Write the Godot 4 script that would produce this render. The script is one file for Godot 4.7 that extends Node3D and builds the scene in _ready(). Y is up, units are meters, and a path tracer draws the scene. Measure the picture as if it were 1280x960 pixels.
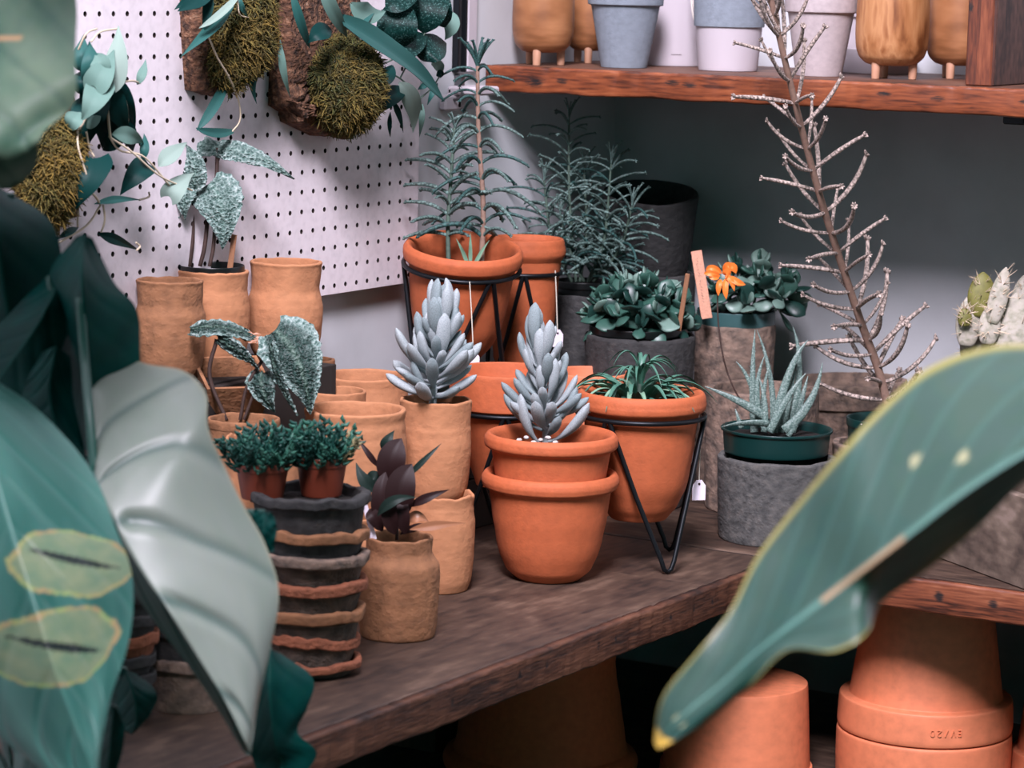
extends Node3D
# A corner of a plant shop: two workbenches, a pegboard wall, a shelf, clay pots, succulents.
const FL := 3596.37
const BENCH := 0.85
const SHELF := 1.4580
const SHELF_Z := 0.384
const WALL_X := 0.0
const WALL_Z := 0.0
var cam_pos := Vector3(2.15415, 1.60875, 3.86794)
var cam_basis: Basis
var names := {}
var M := {}
var rng := RandomNumberGenerator.new()
var fn := FastNoiseLite.new()

# ---------------------------------------------------------------- mesh building
class MB:
	var v := PackedVector3Array()
	var c := PackedColorArray()
	var u := PackedVector2Array()
	var ix := PackedInt32Array()
	var colored := false
	var uvd := false
	func add(p: Vector3, col := Color.WHITE, uv := Vector2.ZERO) -> int:
		v.append(p); c.append(col); u.append(uv)
		return v.size() - 1
	func tri(a: int, b: int, d: int) -> void:
		ix.append(a); ix.append(b); ix.append(d)
	func grid(rows: int, w: int, pts: PackedVector3Array, wrap := false, cols = null, flip := false) -> void:
		var base := v.size()
		v.append_array(pts)
		var cc := PackedColorArray()
		if cols != null:
			cc = cols
			colored = true
		else:
			cc.resize(pts.size()); cc.fill(Color.WHITE)
		c.append_array(cc)
		var uu := PackedVector2Array()
		uu.resize(pts.size())
		for i in rows:
			for j in w:
				uu[i * w + j] = Vector2(float(j) / maxi(1, w - 1), float(i) / maxi(1, rows - 1))
		u.append_array(uu)
		for i in rows - 1:
			for j in (w if wrap else w - 1):
				var a := base + i * w + j
				var b := base + i * w + (j + 1) % w
				var d := a + w
				var e := b + w
				if flip:
					tri(a, d, b); tri(b, d, e)
				else:
					tri(a, b, d); tri(b, e, d)
	func poly(pts: Array, centre: Vector3, ua := Vector3.RIGHT, va := Vector3.UP, ts := 1.0) -> void:
		var mid := Vector3.ZERO
		for p in pts: mid += p
		mid /= pts.size()
		var nn: Vector3 = (pts[2] - pts[0]).cross(pts[1] - pts[0])
		var q := pts.duplicate()
		if nn.dot(mid - centre) < 0: q.reverse()
		var base := v.size()
		for p in q: add(p, Color.WHITE, Vector2(p.dot(ua), p.dot(va)) * ts)
		for k in range(1, q.size() - 1): tri(base, base + k, base + k + 1)
	func box(size: Vector3, at := Vector3.ZERO, bev := 0.001, ua := Vector3.RIGHT, va := Vector3(0, 1, 1), ts := 1.0, bas := Basis()) -> void:
		var h := size / 2
		var b := minf(bev, minf(h.x, minf(h.y, h.z)) * 0.49)
		var corner := func(s: Vector3, k: int) -> Vector3:
			var p := Vector3(s.x * (h.x - (0.0 if k == 0 else b)), s.y * (h.y - (0.0 if k == 1 else b)), s.z * (h.z - (0.0 if k == 2 else b)))
			return at + bas * p
		var sg := [-1.0, 1.0]
		for k in 3:
			for s in sg:
				var q := []
				for e in [[-1, -1], [1, -1], [1, 1], [-1, 1]]:
					var t := Vector3.ZERO
					t[k] = s; t[(k + 1) % 3] = e[0]; t[(k + 2) % 3] = e[1]
					q.append(corner.call(t, k))
				poly(q, at, ua, va, ts)
		for k in 3:
			for s1 in sg:
				for s2 in sg:
					var a := Vector3.ZERO
					a[(k + 1) % 3] = s1; a[(k + 2) % 3] = s2
					var lo := a; lo[k] = -1
					var hi := a; hi[k] = 1
					poly([corner.call(lo, (k + 1) % 3), corner.call(hi, (k + 1) % 3), corner.call(hi, (k + 2) % 3), corner.call(lo, (k + 2) % 3)], at, ua, va, ts)
		for sx in sg:
			for sy in sg:
				for sz in sg:
					var s := Vector3(sx, sy, sz)
					poly([corner.call(s, 0), corner.call(s, 1), corner.call(s, 2)], at, ua, va, ts)
	# tube along a path; rw across "side", rt across the other way
	func tube(path: Array, rw: Array, rt: Array, seg := 8, side := Vector3.ZERO, cap := true) -> void:
		var n := path.size()
		var pts := PackedVector3Array()
		var ref: Vector3 = side
		var t0: Vector3 = (path[1] - path[0]).normalized()
		if ref == Vector3.ZERO:
			ref = Vector3.UP.cross(t0) if absf(t0.y) < 0.9 else Vector3.RIGHT
		for i in n:
			var t: Vector3 = (path[mini(i + 1, n - 1)] - path[maxi(i - 1, 0)]).normalized()
			var nn := (ref - t * ref.dot(t)).normalized()
			ref = nn
			var bb := nn.cross(t)
			for j in seg:
				var a := TAU * j / seg
				pts.append(path[i] + nn * cos(a) * rw[i] + bb * sin(a) * rt[i])
		var base := v.size()
		grid(n, seg, pts, true)
		if cap:
			for e in 2:
				var r: int = base + (0 if e == 0 else (n - 1) * seg)
				var m := add(path[0 if e == 0 else n - 1])
				for j in seg:
					if e == 0: tri(m, r + (j + 1) % seg, r + j)
					else: tri(m, r + j, r + (j + 1) % seg)
	func mesh() -> ArrayMesh:
		var nr := PackedVector3Array()
		nr.resize(v.size())
		for k in range(0, ix.size(), 3):
			var a := ix[k]; var b := ix[k + 1]; var d := ix[k + 2]
			var f := (v[d] - v[a]).cross(v[b] - v[a])
			nr[a] += f; nr[b] += f; nr[d] += f
		for k in nr.size(): nr[k] = nr[k].normalized() if nr[k].length_squared() > 0 else Vector3.UP
		var arr := []
		arr.resize(Mesh.ARRAY_MAX)
		arr[Mesh.ARRAY_VERTEX] = v; arr[Mesh.ARRAY_NORMAL] = nr; arr[Mesh.ARRAY_TEX_UV] = u; arr[Mesh.ARRAY_INDEX] = ix
		if colored: arr[Mesh.ARRAY_COLOR] = c
		var m := ArrayMesh.new()
		m.add_surface_from_arrays(Mesh.PRIMITIVE_TRIANGLES, arr)
		return m

# ---------------------------------------------------------------- places
func ray(px: float, py: float) -> Vector3:
	return -cam_basis.z + cam_basis.x * (px - 640) / FL - cam_basis.y * (py - 480) / FL
func P(px: float, py: float, d: float) -> Vector3:
	return cam_pos + ray(px, py) * d
func on_y(px: float, py: float, y: float) -> Vector3:
	var r := ray(px, py)
	return cam_pos + r * ((y - cam_pos.y) / r.y)
func on_x(px: float, py: float, x: float) -> Vector3:
	var r := ray(px, py)
	return cam_pos + r * ((x - cam_pos.x) / r.x)
func on_z(px: float, py: float, z: float) -> Vector3:
	var r := ray(px, py)
	return cam_pos + r * ((z - cam_pos.z) / r.z)
func dist(p: Vector3) -> float:
	return (p - cam_pos).dot(-cam_basis.z)
func grounded(p: Vector3, y: float) -> Vector3:
	return Vector3(p.x, y, p.z)

# ---------------------------------------------------------------- naming
const GROUPS := {"clay_jar": "clay jars on the workbench", "clay_pot": "small clay pots among the jars", "grey_pot": "weathered grey pots in the corner", "terracotta_pot": "orange terracotta pots", "wooden_pot": "wooden peg-legged pots on the shelf", "white_pot": "white pots on the shelf", "price_tag": "white paper price tags on strings", "plant_stand": "black hairpin wire plant stands", "mounted_plant": "plants on bark mounts on the pegboard", "seedling_pot": "brown plastic pots of seedlings", "silver_succulent": "silver-leaved succulents", "chandelier_plant": "chandelier plants", "jade_plant": "jade plants", "begonia": "silver begonias", "workbench": "workbench tops", "crate": "dark wooden crates behind the pots"}
func numbered(called: String) -> String:
	var k: int = names.get(called, 0)
	names[called] = k + 1
	return called if k == 0 else "%s_%03d" % [called, k]
func thing(called: String, label: String, category: String, at := Vector3.ZERO, group := "") -> Node3D:
	var o := Node3D.new()
	o.name = numbered(called)
	add_child(o)
	o.position = at
	o.set_meta("label", label)
	o.set_meta("category", category)
	if not group: group = GROUPS.get(called, "")
	if group: o.set_meta("group", group)
	return o
func part(o: Node3D, called: String, mesh: Mesh, mat: Material, xf := Transform3D(), label := "") -> MeshInstance3D:
	var m := MeshInstance3D.new()
	m.name = called
	m.mesh = mesh
	m.material_override = mat
	m.transform = xf
	if label: m.set_meta("label", label)
	o.add_child(m, true)
	return m
func struct(called: String, mesh: Mesh, mat: Material, at := Vector3.ZERO) -> MeshInstance3D:
	var m := MeshInstance3D.new()
	m.name = called
	m.mesh = mesh
	m.material_override = mat
	m.position = at
	m.set_meta("kind", "structure")
	add_child(m)
	return m

# ---------------------------------------------------------------- shape helpers
func frame(dir: Vector3, up: Vector3) -> Basis:
	var x := dir.normalized()
	var z := x.cross(up)
	if z.length() < 1e-4: z = x.cross(Vector3.RIGHT)
	z = z.normalized()
	return Basis(x, z.cross(x), z)
func sm(a: float, b: float, x: float) -> float:
	return smoothstep(a, b, x)
func cr(pts: Array, t: float) -> Variant:   # Catmull-Rom through an array of vectors, t in 0..1
	var n := pts.size() - 1
	var f := clampf(t, 0, 1) * n
	var i := mini(int(f), n - 1)
	f -= i
	var p1 = pts[i]
	var p2 = pts[i + 1]
	var p0 = pts[i - 1] if i > 0 else p1 * 2.0 - p2
	var p3 = pts[i + 2] if i + 2 <= n else p2 * 2.0 - p1
	return 0.5 * (p1 * 2.0 + (p2 - p0) * f + (p0 * 2.0 - p1 * 5.0 + p2 * 4.0 - p3) * f * f + (p1 * 3.0 - p0 - p2 * 3.0 + p3) * f * f * f)
func smooth_path(pts: Array, n: int) -> Array:
	var out := []
	for i in n: out.append(cr(pts, float(i) / (n - 1)))
	return out
func bez(a: Vector3, b: Vector3, c: Vector3, n: int) -> Array:
	var out := []
	for i in n:
		var t := float(i) / (n - 1)
		out.append(a.lerp(b, t).lerp(b.lerp(c, t), t))
	return out
func fill(n: int, v: float) -> Array:
	var a := []
	a.resize(n); a.fill(v)
	return a
func rod(path: Array, r: float, seg := 8) -> ArrayMesh:
	var mb := MB.new()
	mb.tube(path, fill(path.size(), r), fill(path.size(), r), seg)
	return mb.mesh()
func taper(path: Array, r0: float, r1: float, seg := 8) -> ArrayMesh:
	var mb := MB.new()
	var rr := []
	for i in path.size(): rr.append(lerpf(r0, r1, float(i) / (path.size() - 1)))
	mb.tube(path, rr, rr, seg)
	return mb.mesh()
# a lathe: prof is [[y, r], ...] from the outer foot up over the rim and down inside; wob roughens it
func lathe(prof: Array, seg := 40, wob := 0.0, chip := 0.0, sd := 0, sub := 3, ridge := 0.0) -> ArrayMesh:
	var pv := []
	for q in prof: pv.append(Vector2(q[0], q[1]))
	var fine := []
	for i in pv.size() - 1:
		for k in sub: fine.append(pv[i].lerp(pv[i + 1], float(k) / sub) if sub > 1 else pv[i])
	fine.append(pv[-1])
	# round the corners a little
	var sm_ := fine.duplicate()
	if sub > 1:
		for i in range(1, fine.size() - 1): sm_[i] = (fine[i - 1] + fine[i] * 2.0 + fine[i + 1]) / 4.0
	var top := -1e9
	for q in sm_: top = maxf(top, q.x)
	var mb := MB.new()
	var pts := PackedVector3Array()
	for q in sm_:
		for j in seg:
			var a := TAU * j / seg
			var r: float = q.y
			var y: float = q.x
			if r > 0.002:
				if wob > 0:
					r += wob * (fn.get_noise_3d(cos(a) * 40 + sd * 17.0, y * 500.0, sin(a) * 40) + 0.6 * fn.get_noise_3d(cos(a) * 130 + sd * 7.0, y * 1800.0, sin(a) * 130))
				if ridge > 0:
					r += ridge * fn.get_noise_2d(y * 6000.0 + sd * 31.0, sd * 5.0)
				if chip > 0:
					var e := sm(top - 0.03, top, y)
					y += e * chip * (fn.get_noise_2d(cos(a) * 120 + sd * 9.0, sin(a) * 120) - 0.2)
			pts.append(Vector3(cos(a) * r, y, sin(a) * r))
	mb.grid(sm_.size(), seg, pts, true)
	return mb.mesh()
func disc(r: float, bump: float, sd := 0, seg := 28) -> ArrayMesh:   # soil
	var mb := MB.new()
	var pts := PackedVector3Array()
	for i in 9:
		for j in seg:
			var rr := r * (8 - i) / 8.0
			var a := TAU * j / seg
			pts.append(Vector3(cos(a) * rr, bump * fn.get_noise_3d(cos(a) * rr * 4000, sd * 50.0, sin(a) * rr * 4000) - (0.004 if i == 0 else 0.0), sin(a) * rr))
	mb.grid(9, seg, pts, true)
	return mb.mesh()
# a leaf blade along a Bezier a-b-c, w half width, nrm roughly the upper side; shape is a width table
const SH := {
	"ovate": [0.05, 0.55, 0.86, 1.0, 0.97, 0.82, 0.55, 0.28, 0.02],
	"strap": [0.45, 0.75, 0.95, 1.0, 0.98, 0.9, 0.75, 0.48, 0.05],
	"heart": [0.62, 1.0, 1.04, 0.95, 0.8, 0.6, 0.38, 0.18, 0.02],
	"lance": [0.08, 0.5, 0.85, 1.0, 0.92, 0.74, 0.5, 0.25, 0.02],
	"oval": [0.1, 0.68, 0.9, 1.0, 1.0, 0.95, 0.8, 0.52, 0.03],
	"begonia": [0.5, 0.92, 1.05, 1.0, 0.9, 0.74, 0.52, 0.27, 0.02],
	"blade": [0.9, 1.0, 0.96, 0.88, 0.78, 0.64, 0.48, 0.28, 0.03],
}
func blade(a: Vector3, b: Vector3, c: Vector3, w: float, nrm: Vector3, shape := "ovate", fold := 0.25, o := {}) -> ArrayMesh:
	var n: int = o.get("n", 14)
	var k: int = o.get("k", 9)
	var wave: float = o.get("wave", 0.0)
	var bump: float = o.get("bump", 0.0)
	var thick: float = o.get("thick", 0.0007)
	var lobe: float = o.get("lobe", 0.0)
	var vein: Color = o.get("vein", Color(1.5, 1.5, 1.45))
	var edge: Color = o.get("edge", Color.WHITE)
	var sd: float = o.get("sd", 0.0)
	var ragged: float = o.get("ragged", 0.0)
	var core: Color = o.get("core", Color.WHITE)
	var path := bez(a, b, c, n)
	var tab: Array = SH[shape]
	var top := PackedVector3Array()
	var low := PackedVector3Array()
	var cols := PackedColorArray()
	for i in n:
		var t := float(i) / (n - 1)
		var tg: Vector3 = (path[mini(i + 1, n - 1)] - path[maxi(i - 1, 0)]).normalized()
		var sd_v := tg.cross(nrm).normalized()
		var up := sd_v.cross(tg).normalized()
		var f := t * (tab.size() - 1)
		var q := mini(int(f), tab.size() - 2)
		var ww: float = w * lerpf(tab[q], tab[q + 1], f - q)
		for j in k:
			var s := (float(j) / (k - 1)) * 2.0 - 1.0
			var rag := 1.0 + ragged * fn.get_noise_2d(t * 2600 + sd * 77.0, signf(s) * 300.0)
			var p: Vector3 = path[i] + sd_v * s * ww * rag + up * (absf(s) * ww * fold + wave * w * s * s * sin(t * 9.0 + sd + signf(s)))
			p -= tg * lobe * w * s * s * (1.0 - t) * (1.0 - t)
			if bump > 0:
				p += up * bump * fn.get_noise_2d(t * 620 + sd * 100.0, s * 300)
			top.append(p)
			low.append(p - up * thick)
			var vn := 1.0 - sm(0.0, 0.16, absf(s))
			var ed := sm(0.75, 1.0, absf(s))
			cols.append(core.lerp(Color.WHITE, sm(0.45, 0.9, absf(s) + 0.25 * fn.get_noise_2d(t * 700 + sd * 50.0, s * 500.0)) if core != Color.WHITE else 1.0).lerp(vein, vn * 0.7).lerp(edge, ed))
	var mb := MB.new()
	mb.grid(n, k, top, false, cols, true)
	mb.grid(n, k, low, false, cols, false)
	return mb.mesh()
# a fleshy leaf along +X of length 1: width w, thickness h, bend upwards
func fleshy(w: float, h: float, bend: float, tab: Array, seg := 8, n := 11) -> ArrayMesh:
	var path := []
	var rw := []
	var rt := []
	for i in n:
		var t := float(i) / (n - 1)
		var f := t * (tab.size() - 1)
		var q := mini(int(f), tab.size() - 2)
		var k: float = lerpf(tab[q], tab[q + 1], f - q)
		path.append(Vector3(t, bend * t * t, 0))
		rw.append(w * k); rt.append(h * k)
	var mb := MB.new()
	mb.tube(path, rw, rt, seg, Vector3(0, 0, 1))
	return mb.mesh()
# a big leaf: rows of [left, mid, right] points from base to tip; colour by fn(t, s)
func big_leaf(rows: Array, bulge: float, pleat: float, freq: float, colour: Callable, nt := 60, ns := 41, away := 0.0, ripple := 0.0) -> ArrayMesh:
	var L := []
	var Mi := []
	var R := []
	for r in rows:
		L.append(r[0]); Mi.append(r[1]); R.append(r[2])
	var pts := PackedVector3Array()
	var low := PackedVector3Array()
	var cols := PackedColorArray()
	var towards := cam_basis.z
	for i in nt:
		var t := float(i) / (nt - 1)
		var l: Vector3 = cr(L, t)
		var m: Vector3 = cr(Mi, t)
		var r: Vector3 = cr(R, t)
		for j in ns:
			var s := (float(j) / (ns - 1)) * 2.0 - 1.0
			var a := absf(s)
			var p: Vector3 = m.lerp(l if s < 0 else r, a)
			var hw: float = (m - (l if s < 0 else r)).length()
			var nn := towards + (m - l if s < 0 else m - r).normalized() * 0.0
			var ph := t * freq + a * away
			var tooth := absf(fposmod(ph, 1.0) * 2.0 - 1.0)
			p += nn * (bulge * hw * 4.0 * a * (1.0 - a * 0.75) - pleat * (1.0 - sm(0.0, 0.35, 1.0 - tooth)) * sm(0.0, 0.12, a) * (1.0 - 0.5 * a))
			p += nn * ripple * a * a * sin(t * 17.0 + s * 2.0)
			pts.append(p)
			low.append(p - nn * 0.0012)
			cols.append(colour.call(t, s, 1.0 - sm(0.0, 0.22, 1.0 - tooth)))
	var mb := MB.new()
	mb.grid(nt, ns, pts, false, cols, true)
	mb.grid(nt, ns, low, false, cols, false)
	return mb.mesh()
func pxrows(rows: Array) -> Array:   # rows of nine numbers: x, y, distance for left, mid, right
	var out := []
	for r in rows: out.append([P(r[0], r[1], r[2]), P(r[3], r[4], r[5]), P(r[6], r[7], r[8])])
	return out
func moved(mesh: ArrayMesh, by: Vector3) -> ArrayMesh:   # into a thing's own axes
	var a := mesh.surface_get_arrays(0)
	var vv: PackedVector3Array = a[Mesh.ARRAY_VERTEX]
	for i in vv.size(): vv[i] += by
	a[Mesh.ARRAY_VERTEX] = vv
	var m := ArrayMesh.new()
	m.add_surface_from_arrays(Mesh.PRIMITIVE_TRIANGLES, a)
	return m

# ---------------------------------------------------------------- materials
func ramp(cols: Array) -> Gradient:
	var g := Gradient.new()
	var off := PackedFloat32Array()
	var cc := PackedColorArray()
	for i in cols.size():
		off.append(float(i) / (cols.size() - 1)); cc.append(cols[i])
	g.offsets = off
	g.colors = cc
	return g
func ntex(freq: float, cols: Array, sd := 1, kind := FastNoiseLite.TYPE_SIMPLEX_SMOOTH, oct := 5, size := 512) -> NoiseTexture2D:
	var n := FastNoiseLite.new()
	n.seed = sd
	n.frequency = freq
	n.noise_type = kind
	n.fractal_octaves = oct
	var t := NoiseTexture2D.new()
	t.width = size; t.height = size
	t.seamless = true
	t.noise = n
	t.color_ramp = ramp(cols)
	return t
func g(v: float) -> Color: return Color(v, v, v)
func mat(called: String, col: Color, rough := 0.8, o := {}) -> StandardMaterial3D:
	var m := StandardMaterial3D.new()
	m.resource_name = called
	m.albedo_color = col
	m.roughness = rough
	m.metallic = o.get("metal", 0.0)
	m.metallic_specular = o.get("spec", 0.5)
	m.cull_mode = BaseMaterial3D.CULL_DISABLED
	if o.has("tex"): m.albedo_texture = o.tex
	if o.has("height"):
		m.heightmap_enabled = true
		m.heightmap_texture = o.height
		m.heightmap_scale = o.get("hs", 0.08)
	if o.has("tri"):
		m.uv1_triplanar = true
		m.uv1_scale = Vector3.ONE * o.tri
	if o.has("back"):
		m.backlight_enabled = true
		m.backlight = o.back
	if o.get("vc", false): m.vertex_color_use_as_albedo = true
	if o.has("coat"):
		m.clearcoat_enabled = true
		m.clearcoat = o.coat
		m.clearcoat_roughness = o.get("coatr", 0.2)
	if o.has("rim"):
		m.rim_enabled = true
		m.rim = o.rim
	M[called] = m
	return m
# wood with long grain, knots and nail holes: u runs along the board; knots are [u, v, ru, rv]
func wood(w: int, h: int, sd: int, cols: Array, knots := [], grain := 60.0, along := 1.5, scuff := 0.0) -> ImageTexture:
	var n1 := FastNoiseLite.new()
	n1.seed = sd; n1.frequency = 1.0; n1.fractal_octaves = 4
	var n2 := FastNoiseLite.new()
	n2.seed = sd + 5; n2.frequency = 1.0; n2.fractal_octaves = 3
	var im := Image.create(w, h, false, Image.FORMAT_RGB8)
	var gr := ramp(cols)
	for y in h:
		for x in w:
			var u := float(x) / w
			var v := float(y) / h
			var warp := n2.get_noise_2d(u * along * 2.0, v * 2.0)
			var a := n1.get_noise_2d(u * along, v * grain * 0.12 + warp * 0.6) * 0.75 + n1.get_noise_2d(u * along * 6.0, v * grain + 40.0) * 0.55
			if scuff > 0: a += scuff * n2.get_noise_2d(u * 25.0, v * 22.0)
			var c := gr.sample(clampf(0.5 + a * 0.8, 0, 1))
			for k in knots:
				var du: float = (u - k[0]) / k[2]
				var dv: float = (v - k[1]) / k[3]
				var q := du * du + dv * dv + 1.1 * n1.get_noise_2d(u * 60.0, v * 16.0) + 0.5
				if q < 2.2:
					c = c.lerp(Color(0.05, 0.06, 0.08), pow(1.0 - sm(0.0, 2.2, q), 1.5) * 0.95)
			im.set_pixel(x, y, c)
	return ImageTexture.create_from_image(im)

func _ready() -> void:
	rng.seed = 7
	fn.seed = 11
	setup_view()
	materials()
	room()
	benches()
	shelf()
	pegboard()
	under_bench()
	jars()
	stacks()
	front_pots()
	grey_pots()
	shelf_things()
	wall_plants()
	begonias()
	silver_plants()
	kalanchoes()
	jades()
	small_plants()
	aloe_and_cactus()
	foreground()

func setup_view() -> void:
	var yaw := 0.54158
	var pitch := 0.14707
	var roll := 0.02312
	var f := Vector3(-sin(yaw) * cos(pitch), -sin(pitch), -cos(yaw) * cos(pitch))
	var r := Vector3(cos(yaw), 0, -sin(yaw))
	var u := r.cross(f)
	cam_basis = Basis(r * cos(roll) + u * sin(roll), u * cos(roll) - r * sin(roll), -f)
	var cam := Camera3D.new()
	cam.name = "camera"
	cam.near = 0.05
	cam.far = 60
	var at := CameraAttributesPhysical.new()
	at.frustum_focal_length = 89.909
	at.frustum_focus_distance = 3.62
	at.exposure_aperture = 7.5
	at.frustum_near = 0.05
	at.frustum_far = 60
	cam.attributes = at
	cam.fov = 15.204
	add_child(cam)
	cam.transform = Transform3D(cam_basis, cam_pos)
	cam.current = true
	var env := Environment.new()
	env.background_mode = Environment.BG_SKY
	var sky := Sky.new()
	var sk := ProceduralSkyMaterial.new()
	sk.sky_top_color = Color(0.20, 0.56, 0.54)
	sk.sky_horizon_color = Color(0.28, 0.62, 0.60)
	sk.ground_horizon_color = Color(0.3, 0.42, 0.41)
	sk.ground_bottom_color = Color(0.12, 0.18, 0.17)
	sk.energy_multiplier = 1.2
	sky.sky_material = sk
	env.sky = sky
	env.tonemap_mode = Environment.TONE_MAPPER_LINEAR
	env.tonemap_exposure = 1.0
	env.sdfgi_enabled = true
	env.ssao_enabled = true
	env.ssil_enabled = true
	var we := WorldEnvironment.new()
	we.name = "world_environment"
	we.environment = env
	add_child(we)
	# the hanging daylight panel in front of the corner
	var lp := Vector3(1.75, 4.35, 3.65)
	var aim := Vector3(0.3, 1.1, 0.3)
	var l := AreaLight3D.new()
	l.name = "panel_light"
	l.area_size = Vector2(0.9, 1.5)
	l.area_range = 20.0
	l.area_attenuation = 2.0
	l.light_color = Color(0.975, 0.94, 1.0)
	l.light_energy = 48.0
	l.shadow_enabled = true
	add_child(l)
	l.look_at_from_position(lp, aim, Vector3.UP)
	var pb := MB.new()
	pb.box(Vector3(0.94, 1.54, 0.03), Vector3(0, 0, 0.03), 0.004)
	var pm := mat("lamp_housing", Color(0.8, 0.8, 0.8), 0.5)
	var lamp := thing("lamp_panel", "flat white lamp panel hanging tilted above the benches", "lamp")
	lamp.transform = l.transform
	part(lamp, "housing", pb.mesh(), pm)
	var fb := MB.new()
	fb.box(Vector3(0.9, 1.5, 0.004), Vector3(0, 0, 0.011), 0.001)
	var fm := mat("lamp_face", Color(1, 1, 1), 0.5)
	fm.emission_enabled = true
	fm.emission = Color(0.975, 0.94, 1.0)
	fm.emission_energy_multiplier = 1.0
	part(lamp, "diffuser", fb.mesh(), fm)
	for s in [-0.4, 0.4]:
		part(lamp, "cable", rod([Vector3(s, 0.6, 0.04), Vector3(s, 0.6, 0.04) + l.basis.inverse() * Vector3(0, 0.62, 0)], 0.003, 6), M.lamp_housing)

func materials() -> void:
	var bl := ntex(0.02, [g(0.86), g(0.92), g(0.96), g(1.0)], 3)
	var blot := ntex(0.014, [g(0.68), g(0.84), g(0.93), g(1.0), g(0.88)], 9)
	var fine := ntex(0.06, [g(0.2), g(0.5), g(0.8)], 5)
	var rough := ntex(0.03, [g(0.0), g(0.4), g(0.6), g(1.0)], 6)
	mat("terra", Color(0.755, 0.39, 0.225), 0.75, {"tex": bl, "tri": 7.0, "height": fine, "hs": 0.04})
	mat("clay", Color(0.735, 0.505, 0.35), 0.85, {"tex": bl, "tri": 6.0, "height": rough, "hs": 0.08})
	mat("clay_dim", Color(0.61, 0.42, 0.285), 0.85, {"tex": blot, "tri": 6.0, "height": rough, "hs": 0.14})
	mat("old_terra", Color(0.62, 0.37, 0.26), 0.85, {"tex": blot, "tri": 9.0, "height": rough, "hs": 0.2})
	mat("smooth_terra", Color(0.90, 0.53, 0.37), 0.6, {"tex": bl, "tri": 5.0})
	mat("brown_plastic", Color(0.45, 0.20, 0.13), 0.45)
	mat("old_grey", Color(1, 1, 1), 0.9, {"tex": ntex(0.018, [Color(0.17, 0.175, 0.175), Color(0.29, 0.29, 0.285), Color(0.36, 0.355, 0.345), Color(0.43, 0.41, 0.385)], 21), "tri": 6.0, "height": rough, "hs": 0.2})
	mat("old_brown", Color(1, 1, 1), 0.9, {"tex": ntex(0.016, [Color(0.24, 0.22, 0.21), Color(0.42, 0.36, 0.32), Color(0.56, 0.47, 0.41), Color(0.62, 0.53, 0.46)], 23), "tri": 6.0, "height": rough, "hs": 0.2})
	mat("old_brown_dark", Color(1, 1, 1), 0.9, {"tex": ntex(0.016, [Color(0.17, 0.15, 0.135), Color(0.28, 0.245, 0.215), Color(0.36, 0.31, 0.27), Color(0.44, 0.36, 0.30)], 27), "tri": 7.0, "height": rough, "hs": 0.25})
	mat("char_grey", Color(1, 1, 1), 0.85, {"tex": ntex(0.02, [Color(0.13, 0.13, 0.13), Color(0.21, 0.21, 0.21), Color(0.28, 0.27, 0.26)], 25), "tri": 6.0, "height": rough, "hs": 0.15})
	mat("concrete", Color(0.53, 0.57, 0.61), 0.85, {"tex": bl, "tri": 8.0, "height": fine, "hs": 0.05})
	mat("white_pot", Color(0.74, 0.71, 0.73), 0.45)
	mat("white_clay", Color(0.74, 0.69, 0.69), 0.7, {"tex": bl, "tri": 9.0})
	mat("black_plastic", Color(0.035, 0.05, 0.05), 0.35)
	mat("green_plastic", Color(0.05, 0.19, 0.18), 0.35)
	mat("blue_plastic", Color(0.22, 0.35, 0.35), 0.4)
	mat("soil", Color(0.10, 0.075, 0.06), 1.0, {"height": rough, "hs": 0.3, "tri": 12.0})
	mat("pumice", Color(0.75, 0.73, 0.72), 0.9)
	mat("metal", Color(0.10, 0.115, 0.13), 0.42, {"metal": 0.6})
	mat("steel", Color(0.45, 0.45, 0.46), 0.35, {"metal": 0.9})
	mat("white_card", Color(0.92, 0.88, 0.93), 0.7)
	mat("string", Color(0.80, 0.78, 0.72), 0.9)
	mat("label_wood", Color(0.90, 0.66, 0.55), 0.8, {"tex": bl, "tri": 20.0})
	mat("stake_wood", Color(0.60, 0.42, 0.30), 0.8, {"tex": bl, "tri": 20.0})
	mat("ink", Color(0.2, 0.15, 0.15), 0.8)
	var ripple := ntex(0.03, [g(0.7), g(0.9), g(1.0)], 31)
	mat("silver_leaf", Color(0.68, 0.72, 0.73), 0.75, {"tex": ripple, "tri": 2.0, "rim": 0.3})
	mat("silver_leaf_cool", Color(0.56, 0.62, 0.63), 0.75, {"tex": ripple, "tri": 2.0, "rim": 0.3})
	mat("jade_leaf", Color(0.24, 0.40, 0.35), 0.4, {"tex": ripple, "tri": 2.0})
	mat("jade_light", Color(0.50, 0.62, 0.57), 0.4, {"tex": ripple, "tri": 2.0})
	mat("jade_dark", Color(0.13, 0.27, 0.24), 0.4, {"tex": ripple, "tri": 2.0})
	var bands := ntex(0.05, [g(0.25), g(0.45), g(0.95), g(1.0)], 41)
	mat("tube_leaf", Color(0.46, 0.58, 0.55), 0.65, {"tex": bands, "tri": 0.6})
	mat("tube_leaf_dark", Color(0.24, 0.42, 0.40), 0.65, {"tex": bands, "tri": 0.6})
	mat("tube_leaf_dry", Color(0.84, 0.76, 0.71), 0.75, {"tex": ntex(0.05, [g(0.22), g(0.45), g(0.95), g(1.0)], 43), "tri": 0.7})
	mat("dry_stem", Color(0.55, 0.44, 0.38), 0.8, {"tex": blot, "tri": 12.0})
	mat("green_stem", Color(0.30, 0.38, 0.33), 0.7, {"tex": blot, "tri": 12.0})
	mat("pale_stem", Color(0.78, 0.72, 0.62), 0.6)
	mat("brown_stem", Color(0.25, 0.17, 0.14), 0.7, {"tex": blot, "tri": 12.0})
	mat("strap_leaf", Color(0.27, 0.45, 0.38), 0.45, {"vc": true, "back": Color(0.05, 0.12, 0.08)})
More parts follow.
